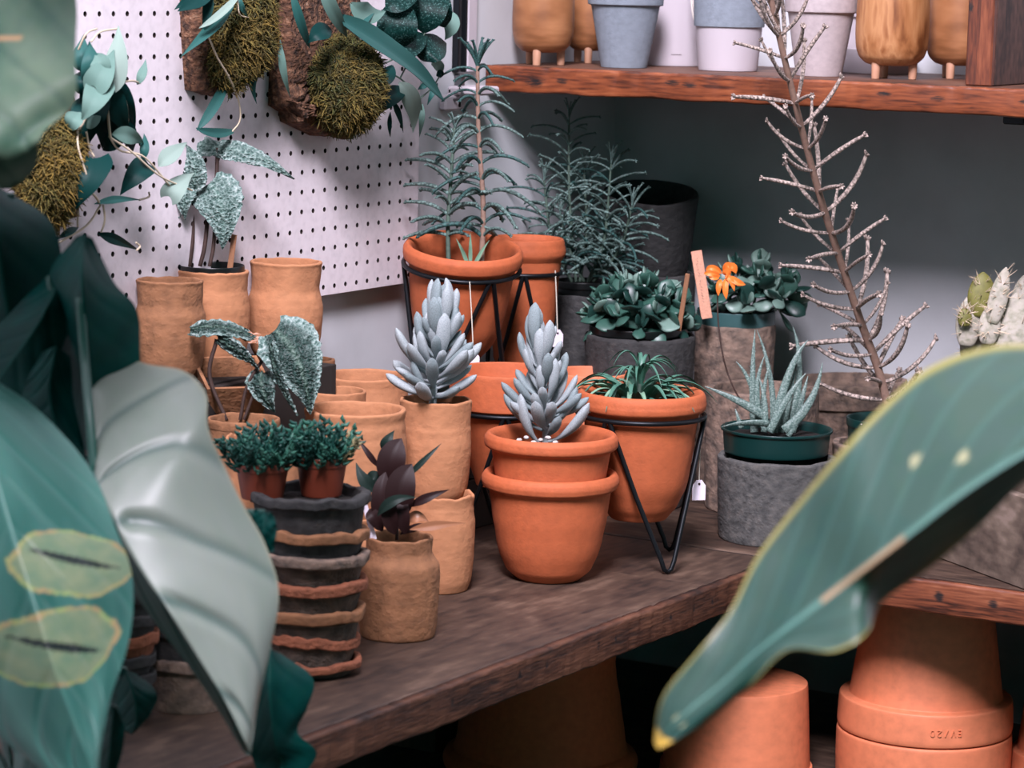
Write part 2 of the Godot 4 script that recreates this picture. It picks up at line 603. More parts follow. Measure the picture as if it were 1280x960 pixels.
	mat("strap_light", Color(0.46, 0.60, 0.50), 0.45, {"vc": true, "back": Color(0.05, 0.12, 0.08)})
	mat("teal_leaf", Color(0.04, 0.20, 0.19), 0.5, {"spec": 0.25, "vc": true, "back": Color(0.02, 0.08, 0.07)})
	mat("teal_mid", Color(0.16, 0.34, 0.32), 0.55, {"spec": 0.3, "vc": true, "back": Color(0.04, 0.10, 0.09)})
	mat("sage_leaf", Color(0.38, 0.50, 0.46), 0.6, {"spec": 0.3, "vc": true, "back": Color(0.08, 0.14, 0.12)})
	mat("pale_leaf", Color(0.52, 0.60, 0.56), 0.65, {"spec": 0.3, "vc": true, "back": Color(0.1, 0.14, 0.12)})
	mat("dotted_leaf", Color(1, 1, 1), 0.5, {"spec": 0.25, "tex": ntex(0.05, [Color(0.02, 0.12, 0.11), Color(0.02, 0.13, 0.12), Color(0.04, 0.17, 0.15), Color(0.05, 0.2, 0.18), Color(0.6, 0.72, 0.7)], 51, FastNoiseLite.TYPE_SIMPLEX, 2), "tri": 9.0})
	mat("rubber_leaf", Color(0.15, 0.085, 0.085), 0.5, {"spec": 0.3, "vc": true})
	mat("rubber_green", Color(0.11, 0.17, 0.15), 0.5, {"spec": 0.3, "vc": true})
	mat("rubber_tan", Color(0.62, 0.42, 0.30), 0.4, {"vc": true})
	mat("begonia_leaf", Color(1, 1, 1), 0.5, {"vc": true, "tex": ntex(0.05, [Color(0.10, 0.20, 0.18), Color(0.30, 0.42, 0.39), Color(0.66, 0.72, 0.70), Color(0.85, 0.87, 0.86)], 61, FastNoiseLite.TYPE_CELLULAR, 2), "tri": 11.0, "height": ntex(0.05, [g(0.0), g(0.6), g(1.0)], 61, FastNoiseLite.TYPE_CELLULAR, 2), "hs": 0.4})
	mat("crassula", Color(0.10, 0.30, 0.26), 0.5)
	mat("crassula_light", Color(0.20, 0.42, 0.35), 0.5)
	mat("crassula_dry", Color(0.55, 0.52, 0.38), 0.6)
	mat("aloe_leaf", Color(1, 1, 1), 0.4, {"tex": ntex(0.06, [Color(0.19, 0.28, 0.26), Color(0.31, 0.40, 0.375), Color(0.47, 0.55, 0.52), Color(0.80, 0.83, 0.81)], 71, FastNoiseLite.TYPE_SIMPLEX, 3), "tri": 9.0})
	mat("cactus", Color(0.86, 0.87, 0.88), 0.7, {"tex": ntex(0.02, [Color(0.45, 0.48, 0.38), Color(0.80, 0.76, 0.68), Color(0.88, 0.84, 0.80)], 73), "tri": 8.0})
	mat("cactus_green", Color(0.48, 0.47, 0.22), 0.6, {"tex": blot, "tri": 9.0})
	mat("spine", Color(0.88, 0.80, 0.70), 0.6)
	mat("petal", Color(0.95, 0.50, 0.20), 0.5, {"vc": true, "back": Color(0.3, 0.12, 0.03)})
	mat("moss", Color(0.29, 0.27, 0.15), 1.0, {"vc": true})
	mat("moss_base", Color(0.16, 0.14, 0.08), 1.0)
	mat("bark", Color(1, 1, 1), 0.95, {"tex": ntex(0.02, [Color(0.10, 0.07, 0.05), Color(0.27, 0.18, 0.13), Color(0.45, 0.31, 0.22), Color(0.60, 0.50, 0.42)], 81), "tri": 8.0, "height": rough, "hs": 0.5})
	mat("wall_paint", Color(0.78, 0.79, 0.80), 0.85, {"tex": ntex(0.01, [g(0.94), g(0.98), g(1.0)], 91), "tri": 1.5})
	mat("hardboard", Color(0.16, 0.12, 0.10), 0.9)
	mat("peg_paint", Color(0.89, 0.855, 0.87), 0.55, {"tex": ntex(0.03, [g(0.93), g(0.98), g(1.0)], 93), "tri": 4.0, "height": fine, "hs": 0.02})
	mat("far_paint", Color(0.16, 0.27, 0.26), 0.9)
	mat("floor_mat", Color(0.17, 0.20, 0.19), 0.8, {"tex": blot, "tri": 1.0})
	mat("big_leaf", Color(1, 1, 1), 0.42, {"vc": true, "back": Color(0.02, 0.06, 0.05), "spec": 0.4})
	mat("big_leaf_dull", Color(1, 1, 1), 0.5, {"spec": 0.24, "vc": true, "back": Color(0.02, 0.06, 0.05)})
	mat("petiole", Color(0.10, 0.28, 0.24), 0.4)
	mat("cord", Color(0.85, 0.82, 0.78), 0.8)

func room() -> void:
	var mb := MB.new()
	mb.box(Vector3(0.2, 5.4, 6.0), Vector3(-0.1 + WALL_X, 2.6, 2.8), 0.001)
	struct("wall_left", mb.mesh(), M.wall_paint)
	mb = MB.new()
	mb.box(Vector3(5.4, 5.4, 0.2), Vector3(2.5, 2.6, -0.1 + WALL_Z), 0.001)
	struct("wall_right", mb.mesh(), M.wall_paint)
	mb = MB.new()
	mb.box(Vector3(5.6, 0.2, 6.2), Vector3(2.5, -0.1, 2.7), 0.001)
	struct("floor", mb.mesh(), M.floor_mat)
	mb = MB.new()
	mb.box(Vector3(5.6, 0.2, 6.2), Vector3(2.5, 5.3, 2.7), 0.001)
	struct("ceiling", mb.mesh(), M.far_paint)
	mb = MB.new()   # shop front behind the camera: two tall openings
	mb.box(Vector3(5.4, 0.7, 0.2), Vector3(2.5, 0.35, 5.7), 0.001)
	mb.box(Vector3(5.4, 2.4, 0.2), Vector3(2.5, 4.05, 5.7), 0.001)
	for x in [0.2, 2.5, 4.9]: mb.box(Vector3(0.4, 2.2, 0.2), Vector3(x, 1.78, 5.7), 0.001)
	struct("wall_back", mb.mesh(), M.far_paint)
	mb = MB.new()
	mb.box(Vector3(0.2, 0.7, 5.6), Vector3(5.1, 0.35, 2.8), 0.001)
	mb.box(Vector3(0.2, 2.4, 5.6), Vector3(5.1, 4.05, 2.8), 0.001)
	for z in [0.4, 2.9, 5.3]: mb.box(Vector3(0.2, 2.2, 0.6), Vector3(5.1, 1.78, z), 0.001)
	struct("wall_side", mb.mesh(), M.far_paint)
	# conduit channel with its bracket on the left wall
	var c := thing("wall_channel", "narrow grey metal channel running down the wall beside the pegboard", "channel", on_x(570, 90, WALL_X))
	mb = MB.new()
	for k in [-0.010, 0.010]: mb.box(Vector3(0.010, 0.35, 0.004), Vector3(0.005, 0.175, k), 0.001)
	part(c, "channel", mb.mesh(), M.metal)
	mb = MB.new()
	mb.box(Vector3(0.004, 0.35, 0.014), Vector3(0.002, 0.175, 0.0), 0.001)
	part(c, "back_plate", mb.mesh(), M.steel)
	mb = MB.new()
	mb.box(Vector3(0.012, 0.02, 0.012), Vector3(0.006, -0.012, 0), 0.002)
	part(c, "end_clip", mb.mesh(), M.steel)
	var tr := MB.new()
	tr.box(Vector3(0.010, 0.35, 0.022), Vector3(0.005, 0.175, -0.026), 0.001)
	part(c, "cover_strip", tr.mesh(), M.white_pot)
	var h := thing("wall_bracket", "small white angled wall bracket below the metal channel", "bracket", on_x(573, 112, WALL_X))
	mb = MB.new()
	mb.box(Vector3(0.05, 0.012, 0.06), Vector3(0.025, 0.0, 0.0), 0.003)
	mb.box(Vector3(0.008, 0.03, 0.06), Vector3(0.004, -0.012, 0.0), 0.003)
	part(h, "plate", mb.mesh(), M.white_pot)
	part(h, "screw", rod([Vector3(0.0, -0.02, 0.015), Vector3(0.012, -0.02, 0.015)], 0.004), M.steel)
	h = thing("wall_hook", "little white hook plate on the wall just right of the pegboard", "hook", on_x(558, 128, WALL_X))
	mb = MB.new()
	mb.box(Vector3(0.012, 0.022, 0.04), Vector3(0.006, 0, 0), 0.004)
	part(h, "plate", mb.mesh(), M.white_pot)
	part(h, "hook", rod([Vector3(0.012, 0.004, 0), Vector3(0.022, 0.006, 0), Vector3(0.026, 0.014, 0), Vector3(0.022, 0.022, 0)], 0.0022), M.steel)

func board(len_: float, depth: float, th: float, chips: float, sd: int, live := 0.0) -> ArrayMesh:
	# along +X from 0, back at z = 0, front edge at z = depth, top at y = 0
	var mb := MB.new()
	var nx := int(len_ / 0.006) + 2
	var ring := [Vector2(0, 0), Vector2(depth * 0.5, 0), Vector2(depth - 0.006, 0), Vector2(depth - 0.002, -0.0012), Vector2(depth, -0.005), Vector2(depth, -th + 0.004), Vector2(depth - 0.003, -th), Vector2(0, -th)]
	var pts := PackedVector3Array()
	var uvs := PackedVector2Array()
	for i in nx:
		var x := len_ * i / (nx - 1)
		var k := 0
		var run := 0.0
		for q in ring:
			var z: float = q.x
			var y: float = q.y
			if k >= 2 and k <= 6:
				var nn := fn.get_noise_2d(x * 2600 + sd * 90.0, k * 14.0) + 0.6 * fn.get_noise_2d(x * 9000 + sd * 90.0, k * 40.0)
				z += chips * nn * (1.0 if k < 5 else 0.5)
				if k < 5: y += minf(0.0, chips * 0.8 * nn)
				if live > 0: z += live * fn.get_noise_2d(x * 500, sd * 10.0); y += (live * fn.get_noise_2d(x * 700, 300.0 + sd * 10.0) if k >= 5 else 0.0)
			pts.append(Vector3(x, y, z))
			uvs.append(Vector2(x, q.x - q.y * (1.0 if k >= 3 else 0.0)))
			k += 1
	var base := mb.v.size()
	mb.grid(nx, ring.size(), pts, true, null, true)
	for i in uvs.size(): mb.u[base + i] = uvs[i]
	for e in 2:
		var o := (nx - 1) * ring.size() * e
		var m := mb.add(Vector3(len_ * e, -th / 2, depth / 2))
		for j in ring.size():
			if e == 1: mb.tri(m, o + (j + 1) % ring.size(), o + j)
			else: mb.tri(m, o + j, o + (j + 1) % ring.size())
	return mb.mesh()
func edge_strip(len_: float, th: float, chips: float, sd: int) -> ArrayMesh:
	# a facing board along +X, front at z = 0, top at y = 0: u over the length, v over the height
	var mb := MB.new()
	var nx := int(len_ / 0.005) + 2
	var ring := [Vector2(-0.012, 0.0), Vector2(-0.003, 0.0002), Vector2(-0.0006, -0.0012), Vector2(0, -0.004), Vector2(0, -th * 0.5), Vector2(0, -th + 0.003), Vector2(-0.003, -th), Vector2(-0.012, -th)]
	var pts := PackedVector3Array()
	for i in nx:
		var x := len_ * i / (nx - 1)
		for k in ring.size():
			var q: Vector2 = ring[k]
			var nn := fn.get_noise_2d(x * 3000 + sd * 90.0, k * 9.0) + 0.7 * fn.get_noise_2d(x * 9000 + sd * 90.0, k * 20.0)
			var z := q.x + (chips * nn if k > 0 and k < 6 else 0.0)
			var y := q.y + (minf(chips * nn, 0.0) if k < 4 else (chips * 1.2 * fn.get_noise_2d(x * 900, sd * 40.0 + 9.0) if k > 4 else 0.0))
			pts.append(Vector3(x, y, z))
	mb.grid(nx, ring.size(), pts, true, null, true)
	for i in nx:
		for k in ring.size(): mb.u[i * ring.size() + k] = Vector2(float(i) / (nx - 1), clampf(-ring[k].y / th, 0.02, 0.98))
	for e in 2:
		var o := (nx - 1) * ring.size() * e
		var m := mb.add(Vector3(len_ * e, -th / 2, -0.006), Color.WHITE, Vector2(e, 0.5))
		for j in ring.size():
			if e == 1: mb.tri(m, o + (j + 1) % ring.size(), o + j)
			else: mb.tri(m, o + j, o + (j + 1) % ring.size())
	return mb.mesh()

func benches() -> void:
	var th := 0.042
	var red := [Color(0.12, 0.07, 0.05), Color(0.26, 0.155, 0.105), Color(0.36, 0.225, 0.155), Color(0.46, 0.31, 0.23)]
	var top := [Color(0.15, 0.11, 0.09), Color(0.25, 0.185, 0.148), Color(0.31, 0.238, 0.192), Color(0.40, 0.32, 0.265)]
	var tt := wood(768, 512, 3, top, [], 42.0, 2.0, 0.28)
	var tm := mat("bench_top", Color.WHITE, 0.62, {"tex": tt, "height": tt, "hs": 0.12})
	tm.uv1_scale = Vector3(1.0 / 1.1, 1.0 / 0.7, 1)
	# left bench, running along z
	var z0 := 0.571
	var len_ := 1.30
	var xs := 0.5848
	var b := thing("workbench", "dark worn wooden workbench top running along the pegboard wall", "workbench", Vector3(0, 0, z0))
	part(b, "top", board(len_, xs - 0.034, th, 0.0, 4), tm, Transform3D(Basis(Vector3(0, 0, -1), Vector3.UP, Vector3(1, 0, 0)), Vector3(0.022, BENCH, len_)))
	var kn := []
	for q in [[683, 837], [650, 846], [748, 806], [770, 797], [838, 772], [868, 760], [890, 751], [566, 865]]:
		var z := on_x(q[0], q[1], xs).z
		kn.append([(z0 + len_ - z) / len_, 0.45, 0.0022, 0.12])
	var em := mat("bench_edge_left", Color.WHITE, 0.6, {"tex": wood(1536, 72, 5, red, kn, 11.0, 5.0)})
	em.heightmap_enabled = true; em.heightmap_texture = em.albedo_texture; em.heightmap_scale = 0.15
	part(b, "front_edge", edge_strip(len_, th, 0.0022, 2), em, Transform3D(Basis(Vector3(0, 0, -1), Vector3.UP, Vector3(1, 0, 0)), Vector3(xs, BENCH, len_)))
	for q in [[0.07, 0.02], [0.07, 1.2], [0.50, 1.2]]:
		var mb := MB.new()
		mb.box(Vector3(0.07, BENCH - th, 0.07), Vector3(q[0], (BENCH - th) / 2, q[1] + 0.02), 0.003, Vector3.UP, Vector3(1, 0, 1), 0.7)
		part(b, "leg", mb.mesh(), tm)
	# right bench, running along x
	var l2 := 1.6
	b = thing("workbench", "reddish wooden workbench top running along the right wall below the shelf", "workbench", Vector3(0, 0, 0))
	part(b, "top", board(l2 + xs - 0.022, z0 - 0.034, th, 0.0, 8), tm, Transform3D(Basis(), Vector3(0.022, BENCH, 0.022)))
	kn = []
	for q in [[1173, 751], [1241, 757]]: kn.append([(on_z(q[0], q[1], z0).x - xs) / l2, 0.45, 0.004, 0.16])
	var red2 := [Color(0.20, 0.10, 0.06), Color(0.40, 0.21, 0.13), Color(0.50, 0.28, 0.18), Color(0.58, 0.36, 0.25)]
	em = mat("bench_edge_right", Color.WHITE, 0.55, {"tex": wood(1280, 72, 15, red2, kn, 11.0, 5.0)})
	part(b, "front_edge", edge_strip(l2, th, 0.0012, 6), em, Transform3D(Basis(), Vector3(xs, BENCH, z0)))
	for q in [[2.1, 0.07], [2.1, 0.5], [1.45, 0.07], [1.45, 0.5]]:
		var mb := MB.new()
		mb.box(Vector3(0.07, BENCH - th, 0.07), Vector3(q[0], (BENCH - th) / 2, q[1]), 0.003, Vector3.UP, Vector3(1, 0, 1), 0.7)
		part(b, "leg", mb.mesh(), tm)

func shelf() -> void:
	var th := 0.0365
	var cols := [Color(0.24, 0.11, 0.055), Color(0.43, 0.215, 0.115), Color(0.53, 0.28, 0.155), Color(0.62, 0.36, 0.22)]
	var x0 := 0.003
	var l := 1.05
	var kn := []
	for q in [[668, 102, 7, 0.25], [702, 101, 4, 0.16], [840, 103, 5, 0.15], [861, 106, 4.5, 0.15], [1105, 117, 4.5, 0.12], [1172, 123, 4.5, 0.12], [1278, 127, 3, 0.1]]:
		var p := on_z(q[0], q[1], SHELF_Z)
		kn.append([(p.x - x0) / l, (SHELF - p.y) / th, q[2] * 0.0022 / l, q[3] * 0.75])
	var s := thing("wall_shelf", "thick orange-brown reclaimed wood shelf with dark knots and a board divider", "shelf", Vector3(x0, SHELF, 0))
	var topm := mat("shelf_top", Color.WHITE, 0.6, {"tex": wood(512, 256, 33, [Color(0.22, 0.13, 0.09), Color(0.38, 0.24, 0.17), Color(0.46, 0.32, 0.24)], [], 30.0, 2.0)})
	part(s, "shelf_board", board(l, SHELF_Z - 0.012 - WALL_Z - 0.003, th, 0.0, 12), topm, Transform3D(Basis(), Vector3(0, 0, WALL_Z + 0.003)))
	var em := mat("shelf_edge", Color.WHITE, 0.5, {"tex": wood(1536, 64, 35, cols, kn, 7.0, 3.5)})
	part(s, "front_edge", edge_strip(l, th, 0.0022, 9), em, Transform3D(Basis(), Vector3(0, 0, SHELF_Z)))
	var dm := mat("divider_front", Color.WHITE, 0.6, {"tex": wood(256, 64, 37, [Color(0.26, 0.12, 0.07), Color(0.42, 0.21, 0.12), Color(0.52, 0.29, 0.18)], [[0.28, 0.3, 0.02, 0.1], [0.22, 0.62, 0.015, 0.1]], 9.0, 2.0)})
	dm.uv1_scale = Vector3(1, 1, 1)
	var mb := MB.new()
	mb.box(Vector3(0.036, 0.42, 0.012), Vector3(0, 0.21, 0), 0.002, Vector3(0, 2.2, 0), Vector3(26, 0, 0))
	var dx := on_z(1222, 104, 0.356).x - x0
	part(s, "divider_edge", mb.mesh(), dm, Transform3D(Basis(), Vector3(dx, 0, 0.350)))
	mb = MB.new()
	mb.box(Vector3(0.036, 0.42, 0.336), Vector3(0, 0.21, 0.176), 0.002, Vector3(0, 2, 0), Vector3(3, 0, 3))
	var side := mat("divider_side", Color.WHITE, 0.75, {"tex": wood(256, 256, 39, [Color(0.13, 0.08, 0.065), Color(0.24, 0.15, 0.12), Color(0.34, 0.23, 0.19)], [], 30.0, 2.0, 0.4)})
	part(s, "divider", mb.mesh(), side, Transform3D(Basis(), Vector3(dx, 0, 0)))
	mb = MB.new()
	mb.box(Vector3(0.03, 0.012, 0.33), Vector3(0, -0.006, 0.168), 0.002)
	part(s, "bracket", mb.mesh(), M.metal, Transform3D(Basis(), Vector3(on_z(1268, 147, 0.33).x - x0, -th, 0)))

func pegboard() -> void:
	var z1 := 0.580
	var y1 := 1.1675
	var pitch := 0.0254
	var gz := 1.1331
	var gy := 1.5339
	var x := 0.02
	var r := 0.0033
	var mb := MB.new()
	var back := 0.0145
	var hw := MB.new()
	var ring := func(to: MB, cy: float, cz: float, xx: float) -> Array:
		var q := []
		for k in 8:
			var a := TAU * k / 8
			q.append(to.add(Vector3(xx, cy + sin(a) * r, cz - cos(a) * r)))
		return q
	for row in range(-7, 15):
		for col in range(-19, 22):
			var cy := gy - pitch * row
			var cz := gz - pitch * col
			var zl := cz + pitch / 2
			var zr := cz - pitch / 2
			var yt := cy + pitch / 2
			var yb := cy - pitch / 2
			if col == 21: zr = z1
			if row == 14: yb = y1
			var sq := []
			for k in 8:
				var e: Array = [[zr, cy], [zr, yt], [cz, yt], [zl, yt], [zl, cy], [zl, yb], [cz, yb], [zr, yb]][k]
				sq.append(mb.add(Vector3(x, e[1], e[0])))
			var a: Array = ring.call(mb, cy, cz, x)
			var b: Array = ring.call(hw, cy, cz, x)
			var d: Array = ring.call(hw, cy, cz, back)
			for k in 8:
				var j := (k + 1) % 8
				var ka: int = a[k]
				var ja: int = a[j]
				var s1: int = sq[k]
				var s2: int = sq[j]
				mb.tri(ka, s2, s1); mb.tri(ka, ja, s2)
				hw.tri(b[k], d[k], b[j]); hw.tri(b[j], d[k], d[j])
	var t := thing("pegboard", "white perforated pegboard panel fixed to the left wall", "pegboard")
	part(t, "panel", mb.mesh(), M.peg_paint)
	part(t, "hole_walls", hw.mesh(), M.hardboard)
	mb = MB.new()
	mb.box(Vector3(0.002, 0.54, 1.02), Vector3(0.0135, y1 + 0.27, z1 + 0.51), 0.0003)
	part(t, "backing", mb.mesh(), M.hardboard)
	mb = MB.new()
	var top := gy + 7.5 * pitch
	var zl := gz + 19.5 * pitch
	mb.box(Vector3(0.0055, 0.003, zl - z1), Vector3(0.0172, y1 + 0.0012, (zl + z1) / 2), 0.0005)
	mb.box(Vector3(0.0055, top - y1, 0.003), Vector3(0.0172, (top + y1) / 2, z1 + 0.0012), 0.0005)
	part(t, "edge_band", mb.mesh(), M.peg_paint)
	mb = MB.new()
	for z in [z1 + 0.05, zl - 0.05]: mb.box(Vector3(0.0125, top - y1 - 0.06, 0.03), Vector3(0.00625, (top + y1) / 2, z), 0.0005)
	part(t, "batten", mb.mesh(), M.stake_wood)

# ---------------------------------------------------------------- pots
func jar_prof(H: float, R: float, rim := 0.82, neck := 0.80, foot := 0.86, sh := 0.76) -> Array:
	return [[0, 0], [0, foot * R * 0.96], [0.025 * H, foot * R], [0.12 * H, lerpf(foot, 1.0, 0.6) * R], [0.38 * H, R], [(sh - 0.08) * H, R], [sh * H, 0.97 * R], [(sh + 0.06) * H, lerpf(neck, 1.0, 0.3) * R], [(sh + 0.11) * H, neck * R], [0.95 * H, lerpf(neck, rim, 0.6) * R], [0.985 * H, rim * R], [H, rim * R * 0.98], [H, (rim - 0.09) * R], [0.975 * H, (rim - 0.11) * R], [(sh + 0.06) * H, (neck - 0.1) * R], [0.6 * H, 0.88 * R], [0.12 * H, 0.8 * R], [0.08 * H, 0]]
func roll_prof(H: float, R: float, foot := 0.5) -> Array:
	return [[0, 0], [0, foot * R * 0.92], [0.02 * H, foot * R], [0.10 * H, (foot + 0.13) * R], [0.28 * H, 0.74 * R], [0.55 * H, 0.82 * R], [0.83 * H, 0.88 * R], [0.845 * H, 0.93 * R], [0.87 * H, 0.985 * R], [0.91 * H, R], [0.955 * H, 0.99 * R], [0.99 * H, 0.955 * R], [H, 0.915 * R], [0.985 * H, 0.875 * R], [0.95 * H, 0.83 * R], [0.6 * H, 0.76 * R], [0.2 * H, 0.62 * R], [0.08 * H, 0]]
func band_prof(H: float, R: float, foot := 0.66, band := 0.3, up := 0.9) -> Array:
	var y := 1.0 - band
	return [[0, 0], [0, foot * R * 0.98], [0.01 * H, foot * R], [(y - 0.01) * H, lerpf(foot, up, 0.97) * R], [y * H, up * R], [y * H + 0.001, 0.975 * R], [(y + 0.02) * H, 0.985 * R], [0.97 * H, R], [0.995 * H, 0.99 * R], [H, 0.975 * R], [H, 0.91 * R], [0.985 * H, 0.9 * R], [y * H, 0.8 * R], [0.1 * H, foot * 0.9 * R], [0.07 * H, 0]]
func cyl_prof(H: float, R: float, foot := 0.95, wall := 0.1) -> Array:
	return [[0, 0], [0, foot * R * 0.97], [0.012 * H, foot * R], [0.5 * H, lerpf(foot, 1, 0.6) * R], [0.975 * H, R], [0.995 * H, 0.985 * R], [H, 0.965 * R], [H, (1 - wall) * R], [0.98 * H, (0.985 - wall) * R], [0.1 * H, (foot - wall) * R], [0.06 * H, 0]]
func plastic_prof(H: float, R: float, foot := 0.85, lip := 0.2) -> Array:
	var y := 1.0 - lip
	return [[0, 0], [0, foot * R * 0.97], [0.01 * H, foot * R], [(y - 0.01) * H, 0.96 * R], [y * H, 0.965 * R], [y * H, 0.995 * R], [0.97 * H, R], [H, 0.995 * R], [H, 0.965 * R], [y * H, 0.93 * R], [0.1 * H, (foot - 0.04) * R], [0.07 * H, 0]]
func low_prof(H: float, R: float, foot := 0.72) -> Array:   # rough shallow pan with a lip
	var y := maxf(H - 0.0115, H * 0.55)
	return [[0, 0], [0, foot * R * 0.98], [0.02 * H, foot * R], [y - 0.001, 0.90 * R], [y, 0.985 * R], [y + 0.0015, R], [H - 0.002, R], [H, 0.97 * R], [H, 0.84 * R], [H * 0.9, 0.83 * R], [0.15 * H, foot * 0.86 * R], [0.1 * H, 0]]

func empty_pot(called: String, label: String, cat: String, mesh: ArrayMesh, m: Material, at: Vector3, group := "", tilt := Vector3.ZERO) -> Node3D:
	var o := thing(called, label, cat, at, group)
	o.rotation = tilt
	part(o, "body", mesh, m)
	return o
# a rim seen at (px, py) at distance d with half width rpx, standing on height y0
func rim_at(px: float, py: float, d: float, rpx: float, y0: float) -> Dictionary:
	var p := P(px, py, d)
	return {"at": Vector3(p.x, y0, p.z), "H": p.y - y0, "R": rpx * d / FL, "top": p}

const RISER := 1.105
func jars() -> void:
	mat("crate_wood", Color(0.13, 0.105, 0.09), 0.85)
	# a low dark crate against the wall carries the jars at the back
	var c := thing("crate", "dark wooden crate under the row of clay jars against the pegboard wall", "crate", Vector3(0.070, BENCH, 1.115))
	var mb := MB.new()
	var h := RISER - BENCH
	for k in 3:
		mb = MB.new()
		mb.box(Vector3(0.126, h / 3 - 0.006, 0.012), Vector3(0, h / 3 * (k + 0.5), 0.175), 0.001, Vector3(2, 0, 0), Vector3(0, 2, 0))
		part(c, "slat", mb.mesh(), M.crate_wood)
		part(c, "slat", mb.mesh(), M.crate_wood, Transform3D(Basis(), Vector3(0, 0, -0.35)))
		mb = MB.new()
		mb.box(Vector3(0.012, h / 3 - 0.006, 0.338), Vector3(0.057, h / 3 * (k + 0.5), 0), 0.001, Vector3(0, 0, 2), Vector3(0, 2, 0))
		part(c, "slat", mb.mesh(), M.crate_wood)
	mb = MB.new()
	mb.box(Vector3(0.114, 0.012, 0.338), Vector3(-0.006, h - 0.006, 0), 0.001, Vector3(0, 0, 2), Vector3(2, 0, 0))
	part(c, "board", mb.mesh(), M.crate_wood)
	var j := rim_at(180, 346, 3.42, 43, RISER)
	j.at.x = maxf(j.at.x, j.R + 0.022)
	empty_pot("clay_jar", "terracotta jar nearest the big leaves in the row under the pegboard", "jar", lathe(jar_prof(j.H, j.R * 1.03, 0.96, 0.89, 0.80, 0.66), 48, 0.0025, 0.002, 1, 4, 0.0005), M.clay_dim, j.at)
	j = rim_at(266, 337, 3.50, 46, RISER)
	empty_pot("clay_jar", "middle clay jar under the pegboard, holding a black pot of silver begonia", "jar", lathe(jar_prof(j.H, j.R * 1.02, 0.97, 0.91, 0.74, 0.70), 48, 0.0022, 0.002, 2, 4, 0.0005), M.clay, j.at)
	j = rim_at(358, 326, 3.58, 45, RISER)
	empty_pot("clay_jar", "wide-mouthed empty clay jar with a pinched neck in front of the pegboard edge", "jar", lathe(jar_prof(j.H, j.R * 1.05, 0.965, 0.88, 0.76, 0.62), 48, 0.0026, 0.0015, 3, 4, 0.0005), M.clay, j.at)
	# saucer peeping out behind it
	var sp := P(392, 452, 3.72)
	empty_pot("clay_saucer", "brown clay saucer rim peeping out behind the wide-mouthed jar", "saucer", lathe(low_prof(0.022, 0.028, 0.8), 32, 0.001, 0.001, 4), M.clay_dim, sp - Vector3(0, 0.018, 0))
	var sl := grounded(sp, BENCH)
	empty_pot("clay_pot", "clay pot standing upside down beneath the small saucer", "pot", lathe(plastic_prof(sp.y - 0.0185 - BENCH, 0.026, 0.8), 24, 0.001, 0.0, 6), M.clay_dim, sl)
	# jars standing two high
	var two := func(px: float, py: float, d: float, r: float, split: float, l1: String, l2: String, m: Material, sd: int, prof: Array) -> Vector3:
		var q := rim_at(px, py, d, r, BENCH)
		var hh: float = q.H
		var low: float = hh * split
		empty_pot("clay_jar", l2, "jar", lathe(jar_prof(low, q.R * prof[3], prof[0], prof[1], prof[2], 0.78), 44, 0.002, 0.003, sd, 3, 0.0004), m, q.at, "")
		empty_pot("clay_jar", l1, "jar", lathe(jar_prof(hh - low + 0.02, q.R * 1.02, 0.975, prof[4], 0.76, 0.8), 44, 0.0018, 0.0015, sd + 1, 3, 0.0004), m, q.at + Vector3(0, low - 0.02, 0), "")
		return q.at + Vector3(0, hh, 0)
	two.call(444, 510, 3.40, 64, 0.46, "large empty clay jar with a wide mouth left of the tall silver-leaved plant", "clay jar hidden beneath the large wide-mouthed one", M.clay, 12, [0.95, 0.9, 0.85, 1.0, 0.95])
	two.call(420, 487, 3.57, 39, 0.5, "small clay jar just behind the large wide-mouthed jar", "clay jar beneath the small one behind the large jar", M.clay, 16, [0.95, 0.9, 0.85, 1.0, 0.95])
	two.call(456, 468, 3.70, 55, 0.5, "clay jar rim farthest back of the open jars, in front of the bare wall", "clay jar beneath the farthest open jar", M.clay, 20, [0.95, 0.9, 0.85, 1.0, 0.95])
	# left of them: a square pot lying tilted, two wide pots
	var sq := P(284, 494, 3.43)
	var o := thing("square_pot", "square terracotta pot tilted to show its dark inside below the jars", "pot", sq - Vector3(0, 0.03, 0))
	mb = MB.new()
	var w1 := 0.040
	var w0 := 0.028
	for s in 4:
		var b := Basis(Vector3.UP, s * PI / 2)
		mb.poly([b * Vector3(-w0, 0, w0), b * Vector3(w0, 0, w0), b * Vector3(w1, 0.065, w1), b * Vector3(-w1, 0.065, w1)], Vector3.ZERO)
		mb.poly([b * Vector3(-w0 * 0.9, 0.004, w0 * 0.9), b * Vector3(w0 * 0.9, 0.004, w0 * 0.9), b * Vector3(w1 * 0.9, 0.065, w1 * 0.9), b * Vector3(-w1 * 0.9, 0.065, w1 * 0.9)], Vector3(0, 0.03, 9 if s == 0 else 0))
		mb.poly([b * Vector3(-w1, 0.065, w1), b * Vector3(w1, 0.065, w1), b * Vector3(w1 * 0.9, 0.065, w1 * 0.9), b * Vector3(-w1 * 0.9, 0.065, w1 * 0.9)], Vector3.ZERO)
	mb.poly([Vector3(-w0, 0, -w0), Vector3(w0, 0, -w0), Vector3(w0, 0, w0), Vector3(-w0, 0, w0)], Vector3(0, 0.03, 0))
	part(o, "body", mb.mesh(), M.clay_dim)
	o.rotation = Vector3(0.35, 0.9, 0.0)
	var sb := grounded(sq, BENCH)
	empty_pot("clay_pot", "clay pot standing under the tilted square pot", "pot", lathe(band_prof(sq.y - 0.045 - BENCH, 0.036), 28, 0.001, 0.001, 33), M.clay_dim, sb)
	j = rim_at(305, 522, 3.33, 46, BENCH)
